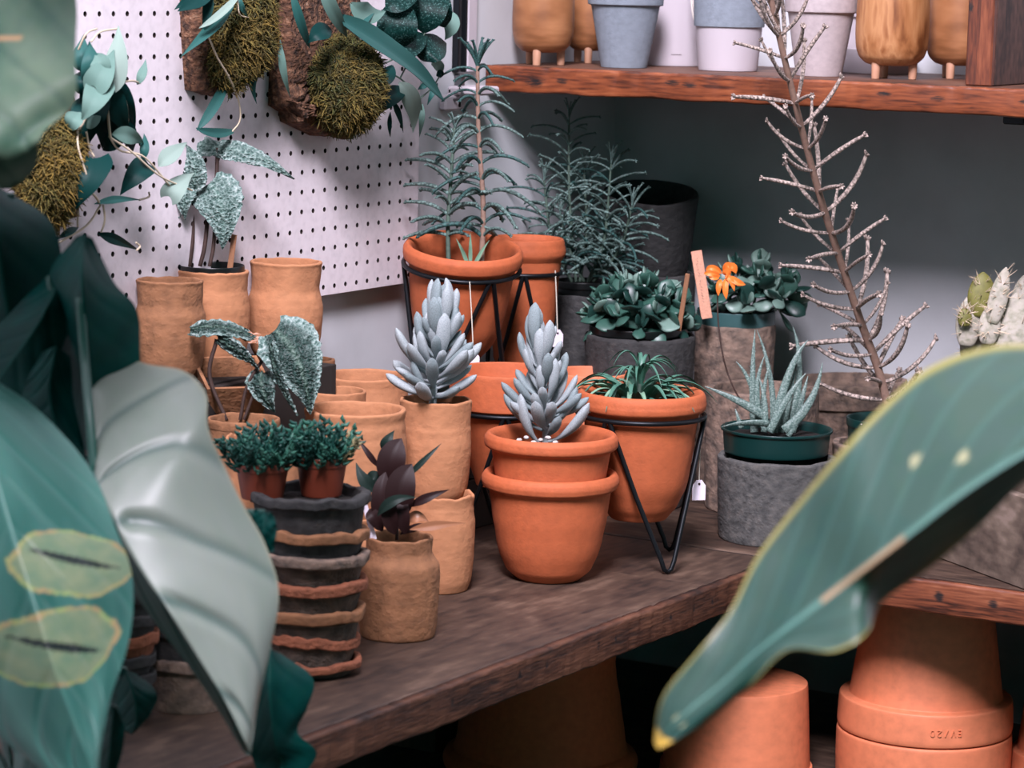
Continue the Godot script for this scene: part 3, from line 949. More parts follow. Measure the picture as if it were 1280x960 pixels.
	var wide := empty_pot("clay_pot", "wide clay pot whose rim shows behind the feathery seedlings, under the begonia leaves", "pot", lathe(jar_prof(j.H, j.R, 0.98, 0.95, 0.7, 0.85), 44, 0.002, 0.002, 34), M.clay_dim, j.at)
	part(wide, "soil", disc(j.R * 0.86, 0.004, 3), M.soil, Transform3D(Basis(), Vector3(0, j.H - 0.02, 0)))
	j = rim_at(328, 546, 3.20, 47, BENCH)
	empty_pot("clay_pot", "pale clay pot with an uneven lip directly behind the two brown plastic pots", "pot", lathe(jar_prof(j.H, j.R, 0.99, 0.96, 0.8, 0.86), 44, 0.003, 0.009, 36), M.clay, j.at)

func brown_pot(px: float, py: float, d: float, R: float, H: float, y0: float, label: String, sd: int) -> Node3D:
	var p := P(px, py, d)
	var o := thing("seedling_pot", label, "potted plant", Vector3(p.x, y0, p.z), "")
	part(o, "pot", lathe(plastic_prof(H, R, 0.78, 0.24), 36), M.brown_plastic)
	part(o, "soil", disc(R * 0.92, 0.002, sd), M.soil, Transform3D(Basis(), Vector3(0, H - 0.006, 0)))
	# feathery sprigs of short scale leaves
	var vars := []
	for k in 5:
		var mb := MB.new()
		var r2 := RandomNumberGenerator.new()
		r2.seed = 100 + k
		for i in 11:
			var t := i / 10.0
			var a := i * 2.4
			var b := Vector3(0.0035 * sin(t * 3 + k), t * 0.030, 0.0035 * cos(t * 2.0 + k))
			var e := b + Vector3(cos(a) * 0.0062, 0.0072, sin(a) * 0.0062) * (1.1 - 0.5 * t)
			mb.tube([b, b.lerp(e, 0.5) + Vector3(cos(a), -0.4, sin(a)) * 0.0012, e], [0.0013, 0.0015, 0.0003], [0.0013, 0.0015, 0.0003], 5)
		mb.tube([Vector3.ZERO, Vector3(0.002, 0.03, 0.002)], [0.001, 0.0008], [0.001, 0.0008], 4)
		vars.append(mb.mesh())
	for i in 60:
		var a := i * 2.39996
		var rr := R * 1.05 * sqrt(i / 60.0)
		var out := Vector3(cos(a), 0, sin(a))
		var dir := (Vector3.UP + out * (0.75 * rr / R + 0.2 * rng.randf())).normalized()
		var bs := Basis(dir.cross(Vector3.FORWARD).normalized(), dir, Vector3.ZERO)
		bs.z = bs.x.cross(bs.y)
		var k := rng.randf_range(0.8, 1.35) * (1.0 + 0.3 * (1.0 - rr / R))
		var m: Material = [M.crassula, M.crassula, M.crassula_light, M.crassula_dry if sd == 2 and out.dot(cam_basis.x) > 0.5 and i > 30 else M.crassula][i % 4]
		part(o, "sprig", vars[i % 5], m, Transform3D(bs.scaled_local(Vector3.ONE * k), out * rr * 0.85 + Vector3(0, H - 0.008, 0)))
	return o

func stacks() -> void:
	# the leaning stack of rough pans at the left: rim right ends and levels read off the photo
	var base := on_y(397, 838, BENCH)
	var d0 := dist(base)
	var defs := [
		["bottom rough clay pan with a bright orange rim in the leaning stack", 60.0, 55.0, 818, 392, "old_terra", 0.05],
		["cracked orange clay pan second from the bottom of the leaning stack", 58.0, 50.0, 789, 389, "old_terra", -0.10],
		["rough clay pan with a tan rim in the lower middle of the leaning stack", 66.0, 54.0, 752, 391, "clay_dim", 0.07],
		["rough clay pan with an orange rim in the middle of the leaning stack", 69.0, 56.0, 717, 390, "old_terra", 0.05],
		["grey-brown clay pan with a ragged rim in the upper middle of the leaning stack", 73.0, 58.0, 683, 388, "old_brown", 0.04],
		["brown clay pan with a smooth rim second from the top of the leaning stack", 72.0, 58.0, 655, 386, "clay_dim", 0.05],
		["dark grey clay pan topping the leaning stack and holding two brown plastic pots", 78.0, 74.0, 612, 386, "char_grey", 0.04]]
	var k := 0
	var tops := []
	var yprev := BENCH
	for q in defs:
		var p := P(q[4], q[3], d0 - 0.005)
		var R: float = q[1] * d0 / FL
		var H := 0.052 if k < 6 else 0.062
		var y0 := p.y - H
		if k == 0: y0 = BENCH; H = p.y - BENCH
		var full := low_prof(H, R, 0.74 if k == 0 else 0.78)
		var o := thing("clay_pan", q[0], "pan", Vector3(p.x, y0, p.z), "rough clay pans in the leaning stack")
		o.rotation = Vector3(q[6] * 0.5 if k else 0.0, k * 0.7, q[6] * 0.6 if k else 0.0)
		part(o, "bowl", lathe(full.slice(0, 5), 56, 0.0035, 0.0, 40 + k * 3, 4), M.char_grey if k > 4 else M.old_brown_dark)
		part(o, "rim", lathe(full.slice(4), 56, 0.0040, 0.006, 40 + k * 3, 4), M[q[5]])
		tops.append([o, p, R, H])
		k += 1
	var last = tops[-1]
	var tp: Vector3 = last[1]
	part(last[0], "soil", disc(last[2] * 0.84, 0.002, 5), M.soil, Transform3D(Basis(), Vector3(0, last[3] - 0.010, 0)))
	brown_pot(328, 600, d0 - 0.012, 0.0285, 0.040, tp.y - 0.009, "left brown plastic pot of feathery green seedlings on the leaning stack", 1)
	brown_pot(402, 594, d0 + 0.012, 0.0275, 0.043, tp.y - 0.009, "right brown plastic pot of feathery seedlings with some yellowed sprigs on the leaning stack", 2)
	# dark pots behind the big leaves
	var lo := on_y(232, 884, BENCH)
	var d1 := dist(lo)
	var names_ := ["weathered grey pot at the bottom behind the pale leaf", "grey clay pan nested in the weathered pot behind the pale leaf", "dark clay pan topping the grey pots behind the pale leaf"]
	for i in 3:
		var p := P(236 - i * 3, 815 - i * 42, d1)
		var y0 := BENCH if i == 0 else p.y - 0.055
		empty_pot("clay_pan", names_[i], "pan", lathe(low_prof(p.y - y0, (60 - i) * d1 / FL, 0.8), 44, 0.003, 0.005, 70 + i), [M.old_brown, M.char_grey, M.char_grey][i], Vector3(p.x, y0, p.z), "grey pots behind the pale leaf")
	var s2 := P(150, 860, 2.86)
	s2 = grounded(s2, BENCH)
	for i in 7:
		empty_pot("clay_saucer", "dark clay saucer, %s in the small stack between the big leaves" % ["bottom one", "second from the bottom", "third from the bottom", "middle one, rust coloured", "third from the top", "second from the top", "topmost one"][i], "saucer", lathe(low_prof(0.03, 0.034 + 0.0012 * i, 0.8), 36, 0.0015, 0.004, 80 + i), M.old_terra if i == 3 else M.char_grey, s2 + Vector3(0.001 * sin(i * 2.0), i * 0.021, 0.001 * cos(i * 3.0)), "dark saucers in the stack between the big leaves", Vector3(0.03 * sin(i), i, 0.03))

func plant_stand(label: String, ring: Vector3, R: float, y0: float, phase: float, spread := 1.05, tilt := Vector3.ZERO) -> Node3D:
	var o := thing("plant_stand", label, "plant stand", Vector3(ring.x, y0, ring.z))
	var H := ring.y - y0
	var path := []
	for i in 49: path.append(Vector3(cos(TAU * i / 48) * R, H, sin(TAU * i / 48) * R))
	part(o, "ring", rod(path, 0.0032, 8), M.metal)
	var c := cam_basis.x
	c.y = 0; c = c.normalized()
	var tv := Vector3(-c.z, 0, c.x)   # towards the viewer
	if tv.dot(cam_pos - ring) < 0: tv = -tv
	var dirv := func(deg: float) -> Vector3: return c * cos(deg_to_rad(deg)) + tv * sin(deg_to_rad(deg))
	for k in 3:
		var a: Vector3 = dirv.call(phase + 120.0 * k - 58)
		var m: Vector3 = dirv.call(phase + 120.0 * k)
		var b: Vector3 = dirv.call(phase + 120.0 * k + 58)
		var foot := m * R * spread + Vector3(0, 0.003, 0)
		var sidev: Vector3 = (b - a).normalized()
		var p := [a * R + Vector3(0, H, 0), (a * R + Vector3(0, H, 0)).lerp(foot - sidev * 0.007, 0.5), foot - sidev * 0.009 + Vector3(0, 0.014, 0), foot - sidev * 0.005 + Vector3(0, 0.003, 0), foot, foot + sidev * 0.005 + Vector3(0, 0.003, 0), foot + sidev * 0.009 + Vector3(0, 0.014, 0), (b * R + Vector3(0, H, 0)).lerp(foot + sidev * 0.007, 0.5), b * R + Vector3(0, H, 0)]
		part(o, "leg", rod(p, 0.0031, 8), M.metal)
	o.rotation = tilt
	return o
func price_tag(label: String, from: Vector3, to: Vector3, w := 0.018, h := 0.028) -> void:
	var o := thing("price_tag", label, "tag", to, "")
	var up := from - to
	part(o, "string", rod([up, up * 0.6 + Vector3(0.0007, 0, 0.0007), up * 0.3, Vector3(0, -0.004, 0)], 0.0008, 5), M.string)
	var mb := MB.new()
	var q := [Vector3(-w / 2, -h, 0), Vector3(w / 2, -h, 0), Vector3(w / 2, -h * 0.28, 0), Vector3(w * 0.2, 0, 0), Vector3(-w * 0.2, 0, 0), Vector3(-w / 2, -h * 0.28, 0)]
	var f := []
	var bk := []
	for p in q:
		f.append(p + Vector3(0, 0, 0.0005)); bk.append(p - Vector3(0, 0, 0.0005))
	mb.poly(f, Vector3(0, -h / 2, 0)); mb.poly(bk, Vector3(0, -h / 2, 0))
	for i in 6: mb.poly([f[i], f[(i + 1) % 6], bk[(i + 1) % 6], bk[i]], Vector3(0, -h / 2, 0))
	var bas := Basis(Vector3.UP, atan2(cam_basis.z.x, cam_basis.z.z) + 0.25)
	part(o, "card", mb.mesh(), M.white_card, Transform3D(bas, Vector3.ZERO))
	part(o, "eyelet", rod([bas * Vector3(0, -0.005, -0.0012), bas * Vector3(0, -0.005, 0.0012)], 0.0016, 8), M.ink)

func front_pots() -> void:
	# stacked roll-rimmed pots in the middle
	var b := on_y(685, 722, BENCH)
	var d := dist(b)
	var low := P(683, 593, d)
	var R := 86 * d / FL
	empty_pot("terracotta_pot", "lower of the two nested roll-rimmed terracotta pots at the front of the bench", "pot", lathe(roll_prof(low.y - BENCH + 0.008, R, 0.50), 64, 0.0012, 0.0, 50, 4, 0.0008), M.terra, b)
	var up := P(686, 544, d)
	empty_pot("terracotta_pot", "upper of the two nested roll-rimmed terracotta pots, holding a silver-leaved succulent", "pot", lathe(roll_prof(0.125, 84 * d / FL, 0.50), 64, 0.0010, 0.0, 51, 4, 0.0008), M.terra, Vector3(b.x, up.y + 0.008 - 0.125, b.z))
	# jar with the rubber plant
	var j := rim_at(499, 668, 3.235, 50, BENCH)
	j.at = on_y(497, 794, BENCH)
	empty_pot("clay_jar", "stout clay jar at the front of the bench with a burgundy rubber plant", "jar", lathe(jar_prof(j.H, j.R * 1.02, 0.83, 0.80, 0.93, 0.74), 48, 0.0022, 0.003, 60, 4, 0.0005), M.clay_dim, j.at)
	# two tall jars with the silver plant
	b = on_y(547, 736, BENCH)
	d = dist(b)
	var t1 := P(548, 612, d)
	empty_pot("clay_jar", "lower of two stacked clay jars behind the rubber plant jar", "jar", lathe(jar_prof(t1.y - BENCH, 45 * d / FL, 0.97, 0.95, 0.86, 0.78), 48, 0.002, 0.005, 61, 4, 0.0005), M.clay, b)
	var t2 := P(545, 498, d)
	empty_pot("clay_jar", "upper of two stacked clay jars, holding a tall silver-leaved succulent", "jar", lathe(jar_prof(t2.y - t1.y + 0.016, 45.5 * d / FL, 0.975, 0.96, 0.80, 0.66), 48, 0.0022, 0.002, 62, 4, 0.0005), M.clay, Vector3(t2.x, t1.y - 0.016, t2.z))
	# big hairpin stand at the right of the middle
	b = on_y(796, 702, BENCH)
	d = dist(b)
	var ring := P(796, 513, d)
	R = 79 * d / FL
	plant_stand("black hairpin wire plant stand nearest the bench edge with a strap-leaved plant", Vector3(b.x, ring.y, b.z), R, BENCH, 64, 1.0)
	var H := 0.165
	empty_pot("terracotta_pot", "roll-rimmed terracotta pot of strappy green leaves in the front wire stand", "pot", lathe(roll_prof(H, R * 1.03, 0.45), 64, 0.0010, 0.0, 52, 4, 0.0007), M.terra, Vector3(b.x, ring.y + 0.006 - H * 0.85, b.z))
	var hp := P(876, 512, d - 0.02)
	price_tag("white paper tag on a string hanging from the front wire stand", hp, P(874, 600, d - 0.015), 0.0175, 0.026)
	# stand and pot behind the two nested pots
	ring = P(632, 512, 3.70)
	R = 68 * 3.70 / FL
	plant_stand("black wire plant stand half hidden behind the nested terracotta pots", ring, R, BENCH, 150, 1.0)
	H = 0.15
	empty_pot("terracotta_pot", "terracotta pot with a tall smooth band in the wire stand behind the nested pots", "pot", lathe(band_prof(H, R * 1.05, 0.5, 0.32, 0.93), 56, 0.001, 0.0, 53, 4), M.terra, ring - Vector3(0, H * 0.68 - 0.004, 0))
	var p5 := rim_at(738, 464, 3.95, 50, BENCH)
	empty_pot("terracotta_pot", "empty terracotta pot rim showing behind the strap-leaved plant", "pot", lathe(band_prof(p5.H, p5.R, 0.6, 0.2, 0.93), 48, 0.001, 0.0, 54), M.smooth_terra, p5.at)
	# the two stands at the back near the wall corner, tipped a little to the front
	var c := thing("crate", "dark wooden box under the back wire stands by the left wall", "crate", Vector3(0.090, BENCH, 0.53))
	var mb := MB.new()
	for k in 2:
		mb = MB.new()
		mb.box(Vector3(0.012, 0.068, 0.32), Vector3(0.069, 0.035 + 0.07 * k, 0), 0.001, Vector3(0, 0, 2), Vector3(0, 2, 0))
		part(c, "slat", mb.mesh(), M.crate_wood)
		part(c, "slat", mb.mesh(), M.crate_wood, Transform3D(Basis(), Vector3(-0.138, 0, 0)))
	mb = MB.new()
	mb.box(Vector3(0.150, 0.010, 0.32), Vector3(0, 0.145, 0), 0.001, Vector3(0, 0, 2), Vector3(2, 0, 0))
	part(c, "board", mb.mesh(), M.crate_wood)
	var yb := BENCH + 0.151
	ring = P(577, 338, 3.86)
	R = 73 * 3.86 / FL
	var lean := Basis(cam_basis.x.normalized(), 0.17) * Basis(cam_basis.z.normalized(), -0.06)
	var st := plant_stand("black wire plant stand tipped forward beside the bare left wall", ring, R, yb, 118, 0.95)
	st.transform = Transform3D(lean, ring - lean * Vector3(0, ring.y - yb, 0) + Vector3(0, 0.006, 0))
	H = 0.155
	var pot := empty_pot("terracotta_pot", "roll-rimmed terracotta pot tipped forward in the wire stand by the left wall", "pot", lathe(roll_prof(H, R * 1.04, 0.45), 64, 0.0010, 0.0, 55, 4, 0.0007), M.terra, ring)
	pot.transform = Transform3D(lean, ring - lean * Vector3(0, H * 0.85 - 0.012, 0))
	lean_pot = pot.transform
	price_tag("white paper tag on a string below the tipped wire stand, beside the tall silver plant", P(587, 352, 3.77), P(592, 440, 3.77), 0.016, 0.024)
	ring = P(655, 340, 4.03)
	R = 46 * 4.03 / FL
	plant_stand("smaller black wire plant stand behind the tipped one near the corner", ring, R, yb, 30, 1.0)
	H = 0.19
	empty_pot("terracotta_pot", "ridged terracotta pot with a flared rim in the smaller back wire stand", "pot", lathe(roll_prof(H, R * 1.12, 0.55), 56, 0.0012, 0.0, 56, 4, 0.0016), M.terra, ring - Vector3(0, H * 0.84 - 0.012 - 0.006, 0))
	price_tag("white paper tag on a string hanging from the smaller back wire stand", P(694, 338, 4.0), P(697, 412, 4.0), 0.016, 0.024)

var lean_pot: Transform3D

func grey_pots() -> void:
	# cylinder in front with the aloe pot on it
	var b := on_y(967, 672, BENCH)
	var d := dist(b)
	var top := P(969, 566, d)
	empty_pot("grey_pot", "grey cement cylinder pot carrying the green plastic pot of aloe", "pot", lathe(cyl_prof(top.y - BENCH, 74 * d / FL, 0.93), 56, 0.002, 0.003, 90, 4), M.old_grey, b)
	var g2 := rim_at(953, 484, 4.03, 71, BENCH)
	empty_pot("grey_pot", "speckled grey-brown pot with an open rim directly behind the aloe", "pot", lathe(cyl_prof(g2.H, g2.R, 0.95, 0.14), 56, 0.002, 0.002, 91, 4), M.old_brown, g2.at)
	var g1 := rim_at(919, 404, 4.18, 51, BENCH)
	empty_pot("grey_pot", "weathered tall grey pot carrying the green pot of spreading jade against the right wall", "pot", lathe(cyl_prof(g1.H, g1.R, 0.88, 0.1), 48, 0.0018, 0.002, 92, 4), M.old_brown, g1.at)
	var g3 := rim_at(800, 417, 4.03, 70, BENCH)
	empty_pot("grey_pot", "wide dark grey pot filled with the bushy jade plant and a wooden stake", "pot", lathe(cyl_prof(g3.H, g3.R, 0.86, 0.09), 56, 0.002, 0.002, 93, 4), M.char_grey, g3.at)
	var g4 := rim_at(727, 366, 4.17, 40, BENCH)
	empty_pot("grey_pot", "dark grey pot holding the bushy chandelier plant in the wall corner", "pot", lathe(cyl_prof(g4.H, g4.R, 0.88, 0.1), 44, 0.0015, 0.002, 94, 4), M.char_grey, g4.at)
	# large dark pot tipped on a second one in the corner
	var g5 := rim_at(815, 340, 4.25, 55, BENCH)
	empty_pot("grey_pot", "dark grey pot in the wall corner under the large tipped pot", "pot", lathe(cyl_prof(g5.H, g5.R, 0.88, 0.1), 44, 0.0015, 0.002, 95, 4), M.char_grey, g5.at)
	var t := P(814, 240, 4.25)
	var ln := Basis(cam_basis.x.normalized(), 0.20)
	var o := empty_pot("grey_pot", "large dark pot with a black inside at the back of the wall corner", "pot", lathe(cyl_prof(0.125, 60 * 4.25 / FL, 0.82, 0.07), 56, 0.0015, 0.002, 96, 4), M.char_grey, t)
	o.transform = Transform3D(ln, t - ln * Vector3(0, 0.125, 0))
	# right: low grey pots under the leaning chandelier plant
	var g6 := rim_at(1066, 474, 4.17, 75, BENCH)
	empty_pot("grey_pot", "wide cracked brown-grey pot behind the leaning chandelier plant", "pot", lathe(band_prof(g6.H, g6.R, 0.8, 0.22, 0.93), 56, 0.003, 0.003, 97, 4), M.old_brown, g6.at, "", Vector3(0.0, 0.3, 0.04))
	var g7 := rim_at(1110, 553, 3.88, 70, BENCH)
	empty_pot("grey_pot", "tan clay pot under the black pot of the leaning chandelier plant", "pot", lathe(cyl_prof(g7.H, g7.R, 0.9, 0.12), 48, 0.002, 0.003, 98, 4), M.old_brown, g7.at)
	# wooden box on the right bench
	var a := on_y(1170, 697, BENCH)
	var e := on_y(1280, 738, BENCH)
	var dirx := (e - a).normalized()
	var box := thing("wooden_box", "weathered grey wooden box on the right bench behind the big leaf", "box", a)
	box.transform.basis = Basis(dirx, Vector3.UP, dirx.cross(Vector3.UP))
	var wm := mat("box_wood", Color.WHITE, 0.85, {"tex": wood(512, 256, 55, [Color(0.22, 0.18, 0.155), Color(0.34, 0.285, 0.245), Color(0.43, 0.37, 0.32), Color(0.54, 0.47, 0.42)], [], 22.0, 1.5, 0.12)})
	wm.heightmap_enabled = true; wm.heightmap_texture = wm.albedo_texture; wm.heightmap_scale = 0.15
	for q in [[Vector3(0.36, 0.115, 0.014), Vector3(0.14, 0.058, -0.007)], [Vector3(0.36, 0.115, 0.014), Vector3(0.14, 0.058, -0.173)], [Vector3(0.014, 0.115, 0.152), Vector3(-0.033, 0.058, -0.09)], [Vector3(0.014, 0.115, 0.152), Vector3(0.313, 0.058, -0.09)], [Vector3(0.332, 0.01, 0.152), Vector3(0.14, 0.006, -0.09)]]:
		var mb := MB.new()
		mb.box(q[0], q[1], 0.0015, Vector3(2.2, 0, 0), Vector3(0, 2.5, 2.5))
		part(box, "board", mb.mesh(), wm)

func under_bench() -> void:
	# lower board with the upturned pots
	var y := 0.531
	var mb := MB.new()
	var lm: Material = M.bench_top
	var s := thing("lower_shelf", "dark wooden lower board beneath the benches carrying upturned pots", "shelf", Vector3(0, y, 0))
	part(s, "board", board(1.88, 0.52, 0.03, 0.001, 22), lm, Transform3D(Basis(), Vector3(0.022, 0, 0.022)))
	part(s, "board", board(1.25, 0.52, 0.03, 0.001, 23), lm, Transform3D(Basis(Vector3(0, 0, -1), Vector3.UP, Vector3(1, 0, 0)), Vector3(0.022, 0, 1.80)))
	for q in [[0.05, 0.1], [0.5, 0.1], [1.7, 0.1], [1.2, 0.5], [0.07, 1.7], [0.5, 1.7]]:
		mb = MB.new()
		mb.box(Vector3(0.05, y - 0.03, 0.05), Vector3(q[0], (y - 0.03) / 2 - y, q[1]), 0.002)
		part(s, "leg", mb.mesh(), lm)
	var flip := Vector3(PI, 0, 0)
	# right pair: rims 880-925 and 930-975
	var d := 3.86
	var cx := 1153.0
	var r1 := P(cx, 905, d)   # lower lip of the upper pot (rim plane)
	var rr := 109 * d / FL
	var H := 0.22
	var at := Vector3(P(cx, 960, d).x, 0, P(cx, 960, d).z)
	at.y = r1.y
	var up := empty_pot("terracotta_pot", "upper of the large upturned terracotta pots under the right bench", "pot", lathe(band_prof(H, rr, 0.66, 0.205, 0.875), 72, 0.0006, 0.0, 101, 4), M.smooth_terra, at + Vector3(0, H, 0), "", flip)
	var lowh := at.y - 0.0015 - y
	empty_pot("terracotta_pot", "lower of the large upturned terracotta pots under the right bench", "pot", lathe([[0, 0.88 * rr], [0.0, 0.965 * rr], [0.004, 0.99 * rr], [lowh * 0.5, rr], [lowh - 0.003, 0.998 * rr], [lowh, 0.98 * rr], [lowh, 0.90 * rr], [lowh * 0.4, 0.87 * rr], [0, 0.88 * rr]], 72, 0.0006, 0.0, 102, 4), M.smooth_terra, Vector3(at.x, y, at.z))
	# faint maker's stamp on the upper band, upside down like the pot
	var bandr := rr * 0.9985
	var letters := "EV/20"
	for i in 5:
		var tm := TextMesh.new()
		var sf := SystemFont.new()
		sf.font_names = PackedStringArray(["Droid Sans"])
		tm.font = sf
		tm.text = letters[i]
		tm.font_size = 16
		tm.pixel_size = 0.00075
		tm.depth = 0.0026
		var to := P(1197 - i * 8.5, 905, d) - at
		to.y = 0
		var a := atan2(cam_basis.z.x, cam_basis.z.z) + (1153 + 28 - i * 8.5 - 1153) / 109.0
		var bb := Basis(Vector3.UP, a)
		var gm := part(up, "stamp", tm, M.smooth_terra)
		# the pot's own axes are flipped about x
		gm.transform = up.transform.affine_inverse() * Transform3D(bb * Basis(Vector3(0, 0, 1), PI), Vector3(at.x, at.y + H * 0.098, at.z) + bb * Vector3(0, 0, bandr))
	var bt := P(940, 848, 3.86)
	var bh := bt.y - y
	empty_pot("terracotta_pot", "upturned terracotta pot under the bench corner, partly behind the hanging leaf tip", "pot", lathe(plastic_prof(bh, 96 * 3.86 / FL, 0.90, 0.12), 64, 0.0006, 0.0, 103, 4), M.smooth_terra, Vector3(P(922, 900, 3.86).x, y + bh, P(922, 900, 3.86).z), "", flip)
	var lt := P(664, 790, 3.86)
	var lh := lt.y - y
	var lp := P(676, 930, 3.86)
	empty_pot("terracotta_pot", "dark upturned terracotta pot deep in shade under the left bench", "pot", lathe(roll_prof(lh + 0.015, 122 * 3.86 / FL, 0.62), 64, 0.0008, 0.0, 104, 4, 0.001), M.terra, Vector3(lp.x, y + lh + 0.015, lp.z), "", flip)
	var rp := P(1352, 940, 3.84)
	empty_pot("terracotta_pot", "shaded upturned terracotta pot at the far right under the bench", "pot", lathe(band_prof(0.25, 88 * 3.84 / FL, 0.7, 0.2, 0.9), 56, 0.0006, 0.0, 105, 4), M.smooth_terra, Vector3(rp.x, y + 0.25, rp.z), "", flip)

func wooden_pot(label: String, px: float, z: float, rpx: float, H: float, m: Material, turn: float) -> Node3D:
	var p := on_z(px, 75, z)
	p.y = SHELF
	var d := dist(p)
	var R := rpx * d / FL
	var o := thing("wooden_pot", label, "planter", p, "")
	o.rotation.y = turn
	var y := 0.017
	part(o, "body", lathe([[y + 0.001, 0], [y + 0.001, R * 0.5], [y + 0.004, R * 0.7], [y + 0.012, R * 0.88], [y + 0.025, R * 0.97], [y + 0.045, R], [y + H * 0.7, R * 0.98], [y + H, R * 0.9], [y + H + 0.002, R * 0.88], [y + H, R * 0.84], [y + H * 0.6, R * 0.9], [y + 0.03, R * 0.85], [y + 0.02, 0]], 56, 0.0, 0.0, 0, 4), m)
	for k in 3:
		var a := TAU * k / 3
		var q := Vector3(cos(a), 0, sin(a)) * R * 0.6
		part(o, "leg", taper([q + Vector3(0, y + 0.008, 0), q + Vector3(0, 0.008, 0), q + Vector3(0, 0.001, 0), q], 0.0062, 0.0052, 10), M.peg_wood)
	return o

func shelf_things() -> void:
	mat("peg_wood", Color(0.72, 0.54, 0.43), 0.6)
	var w1 := mat("turned_wood", Color.WHITE, 0.42, {"tex": wood(256, 256, 61, [Color(0.46, 0.29, 0.17), Color(0.58, 0.385, 0.245), Color(0.68, 0.475, 0.32)], [], 14.0, 0.6)})
	var w2 := mat("figured_wood", Color.WHITE, 0.42, {"tex": wood(256, 512, 63, [Color(0.42, 0.24, 0.125), Color(0.62, 0.41, 0.25), Color(0.72, 0.52, 0.35), Color(0.54, 0.33, 0.19)], [], 5.0, 1.2)})
	w2.uv1_scale = Vector3(2, 1, 1)
	wooden_pot("rounded wooden pot on little peg legs at the left end of the shelf", 678, 0.31, 39, 0.13, w1, 0.75)
	wooden_pot("wooden peg-legged pot half hidden between the left-end one and the grey pot", 738, 0.16, 34, 0.13, w1, 0.9)
	wooden_pot("boldly grained wooden peg-legged pot in front near the shelf divider", 1114, 0.25, 46, 0.13, w2, 0.2)
	wooden_pot("smooth wooden peg-legged pot tucked against the shelf divider", 1199, 0.14, 43, 0.13, w1, 0.5)
	var put := func(called: String, label: String, px: float, z: float, R: float, H: float, prof: String, m: Material, foot: float) -> Node3D:
		var p := on_z(px, 75, z)
		p.y = SHELF
		var k := dist(p) / FL
		var pr: Array
		if prof == "band": pr = band_prof(H, R * k, foot, 0.22, 0.9)
		else: pr = cyl_prof(H, R * k, foot, 0.07)
		return empty_pot(called, label, "pot", lathe(pr, 56, 0.0003, 0.0, 110, 4), m, p)
	var gp: Node3D = put.call("cement_pot", "blue-grey cement pot with a banded rim beside the left wooden pots", 780, 0.27, 48, 0.112, "band", M.concrete, 0.60)
	var wb: Node3D = put.call("white_pot", "plain white pot with fine print standing behind the grey cement pot", 842, 0.12, 48, 0.13, "cyl", M.white_pot, 0.84)
	# two faint lines of print near its foot
	var pb := MB.new()
	var wr := 48 * dist(wb.position) / FL * 0.865
	for i in 7:
		var a := 0.87 + 0.045 * i
		var q := Vector3(sin(a - 0.54 + 0.1), 0, cos(a - 0.54 + 0.1))
		pb.box(Vector3(0.0014, 0.0009, 0.0004), q * (wr + 0.0006) + Vector3(0, 0.0175, 0), 0.0001, Vector3.RIGHT, Vector3.UP, 1.0, Basis(Vector3.UP, a - 0.44))
	part(wb, "print", pb.mesh(), M.ink)
	var dip: Node3D = put.call("white_pot", "white pot with a grey upper half in the middle of the shelf", 910, 0.22, 45, 0.13, "cyl", M.white_pot, 0.82)
	var dk := 45 * dist(dip.position) / FL
	part(dip, "grey_band", lathe([[0.062, dk * 0.972], [0.063, dk * 0.984], [0.131, dk * 1.012], [0.132, dk * 1.0], [0.131, dk * 0.93]], 56, 0.0, 0.0, 0, 2), M.concrete)
	put.call("white_pot", "chalky white clay pot with a banded rim behind the leaning chandelier stem", 1024, 0.26, 46, 0.11, "band", M.white_clay, 0.62)
	put.call("white_pot", "plain white pot in the shade behind the chalky white one", 1050, 0.07, 46, 0.10, "band", M.white_pot, 0.7)
	put.call("white_pot", "low white pot glimpsed behind the legs of the boldly grained wooden pot", 1098, 0.07, 50, 0.035, "cyl", M.white_pot, 0.9)
	var cp := on_z(868, 75, 0.19)
	cp.y = SHELF
	var c := thing("cord", "pale thin cord hanging down over the white pots on the shelf", "cord", cp + Vector3(0, 0.14, 0))
	var pts := []
	for q in [[862, -30], [864, 0], [867, 22], [873, 36], [878, 43]]: pts.append(on_z(q[0], q[1], 0.20) - c.position)
	part(c, "strand", rod(smooth_path(pts, 16), 0.0013, 6), M.cord)
	pts = []
	for q in [[868, -30], [866, 0], [871, 24], [880, 42]]: pts.append(on_z(q[0], q[1], 0.197) - c.position)
	part(c, "strand", rod(smooth_path(pts, 14), 0.001, 6), M.cord)

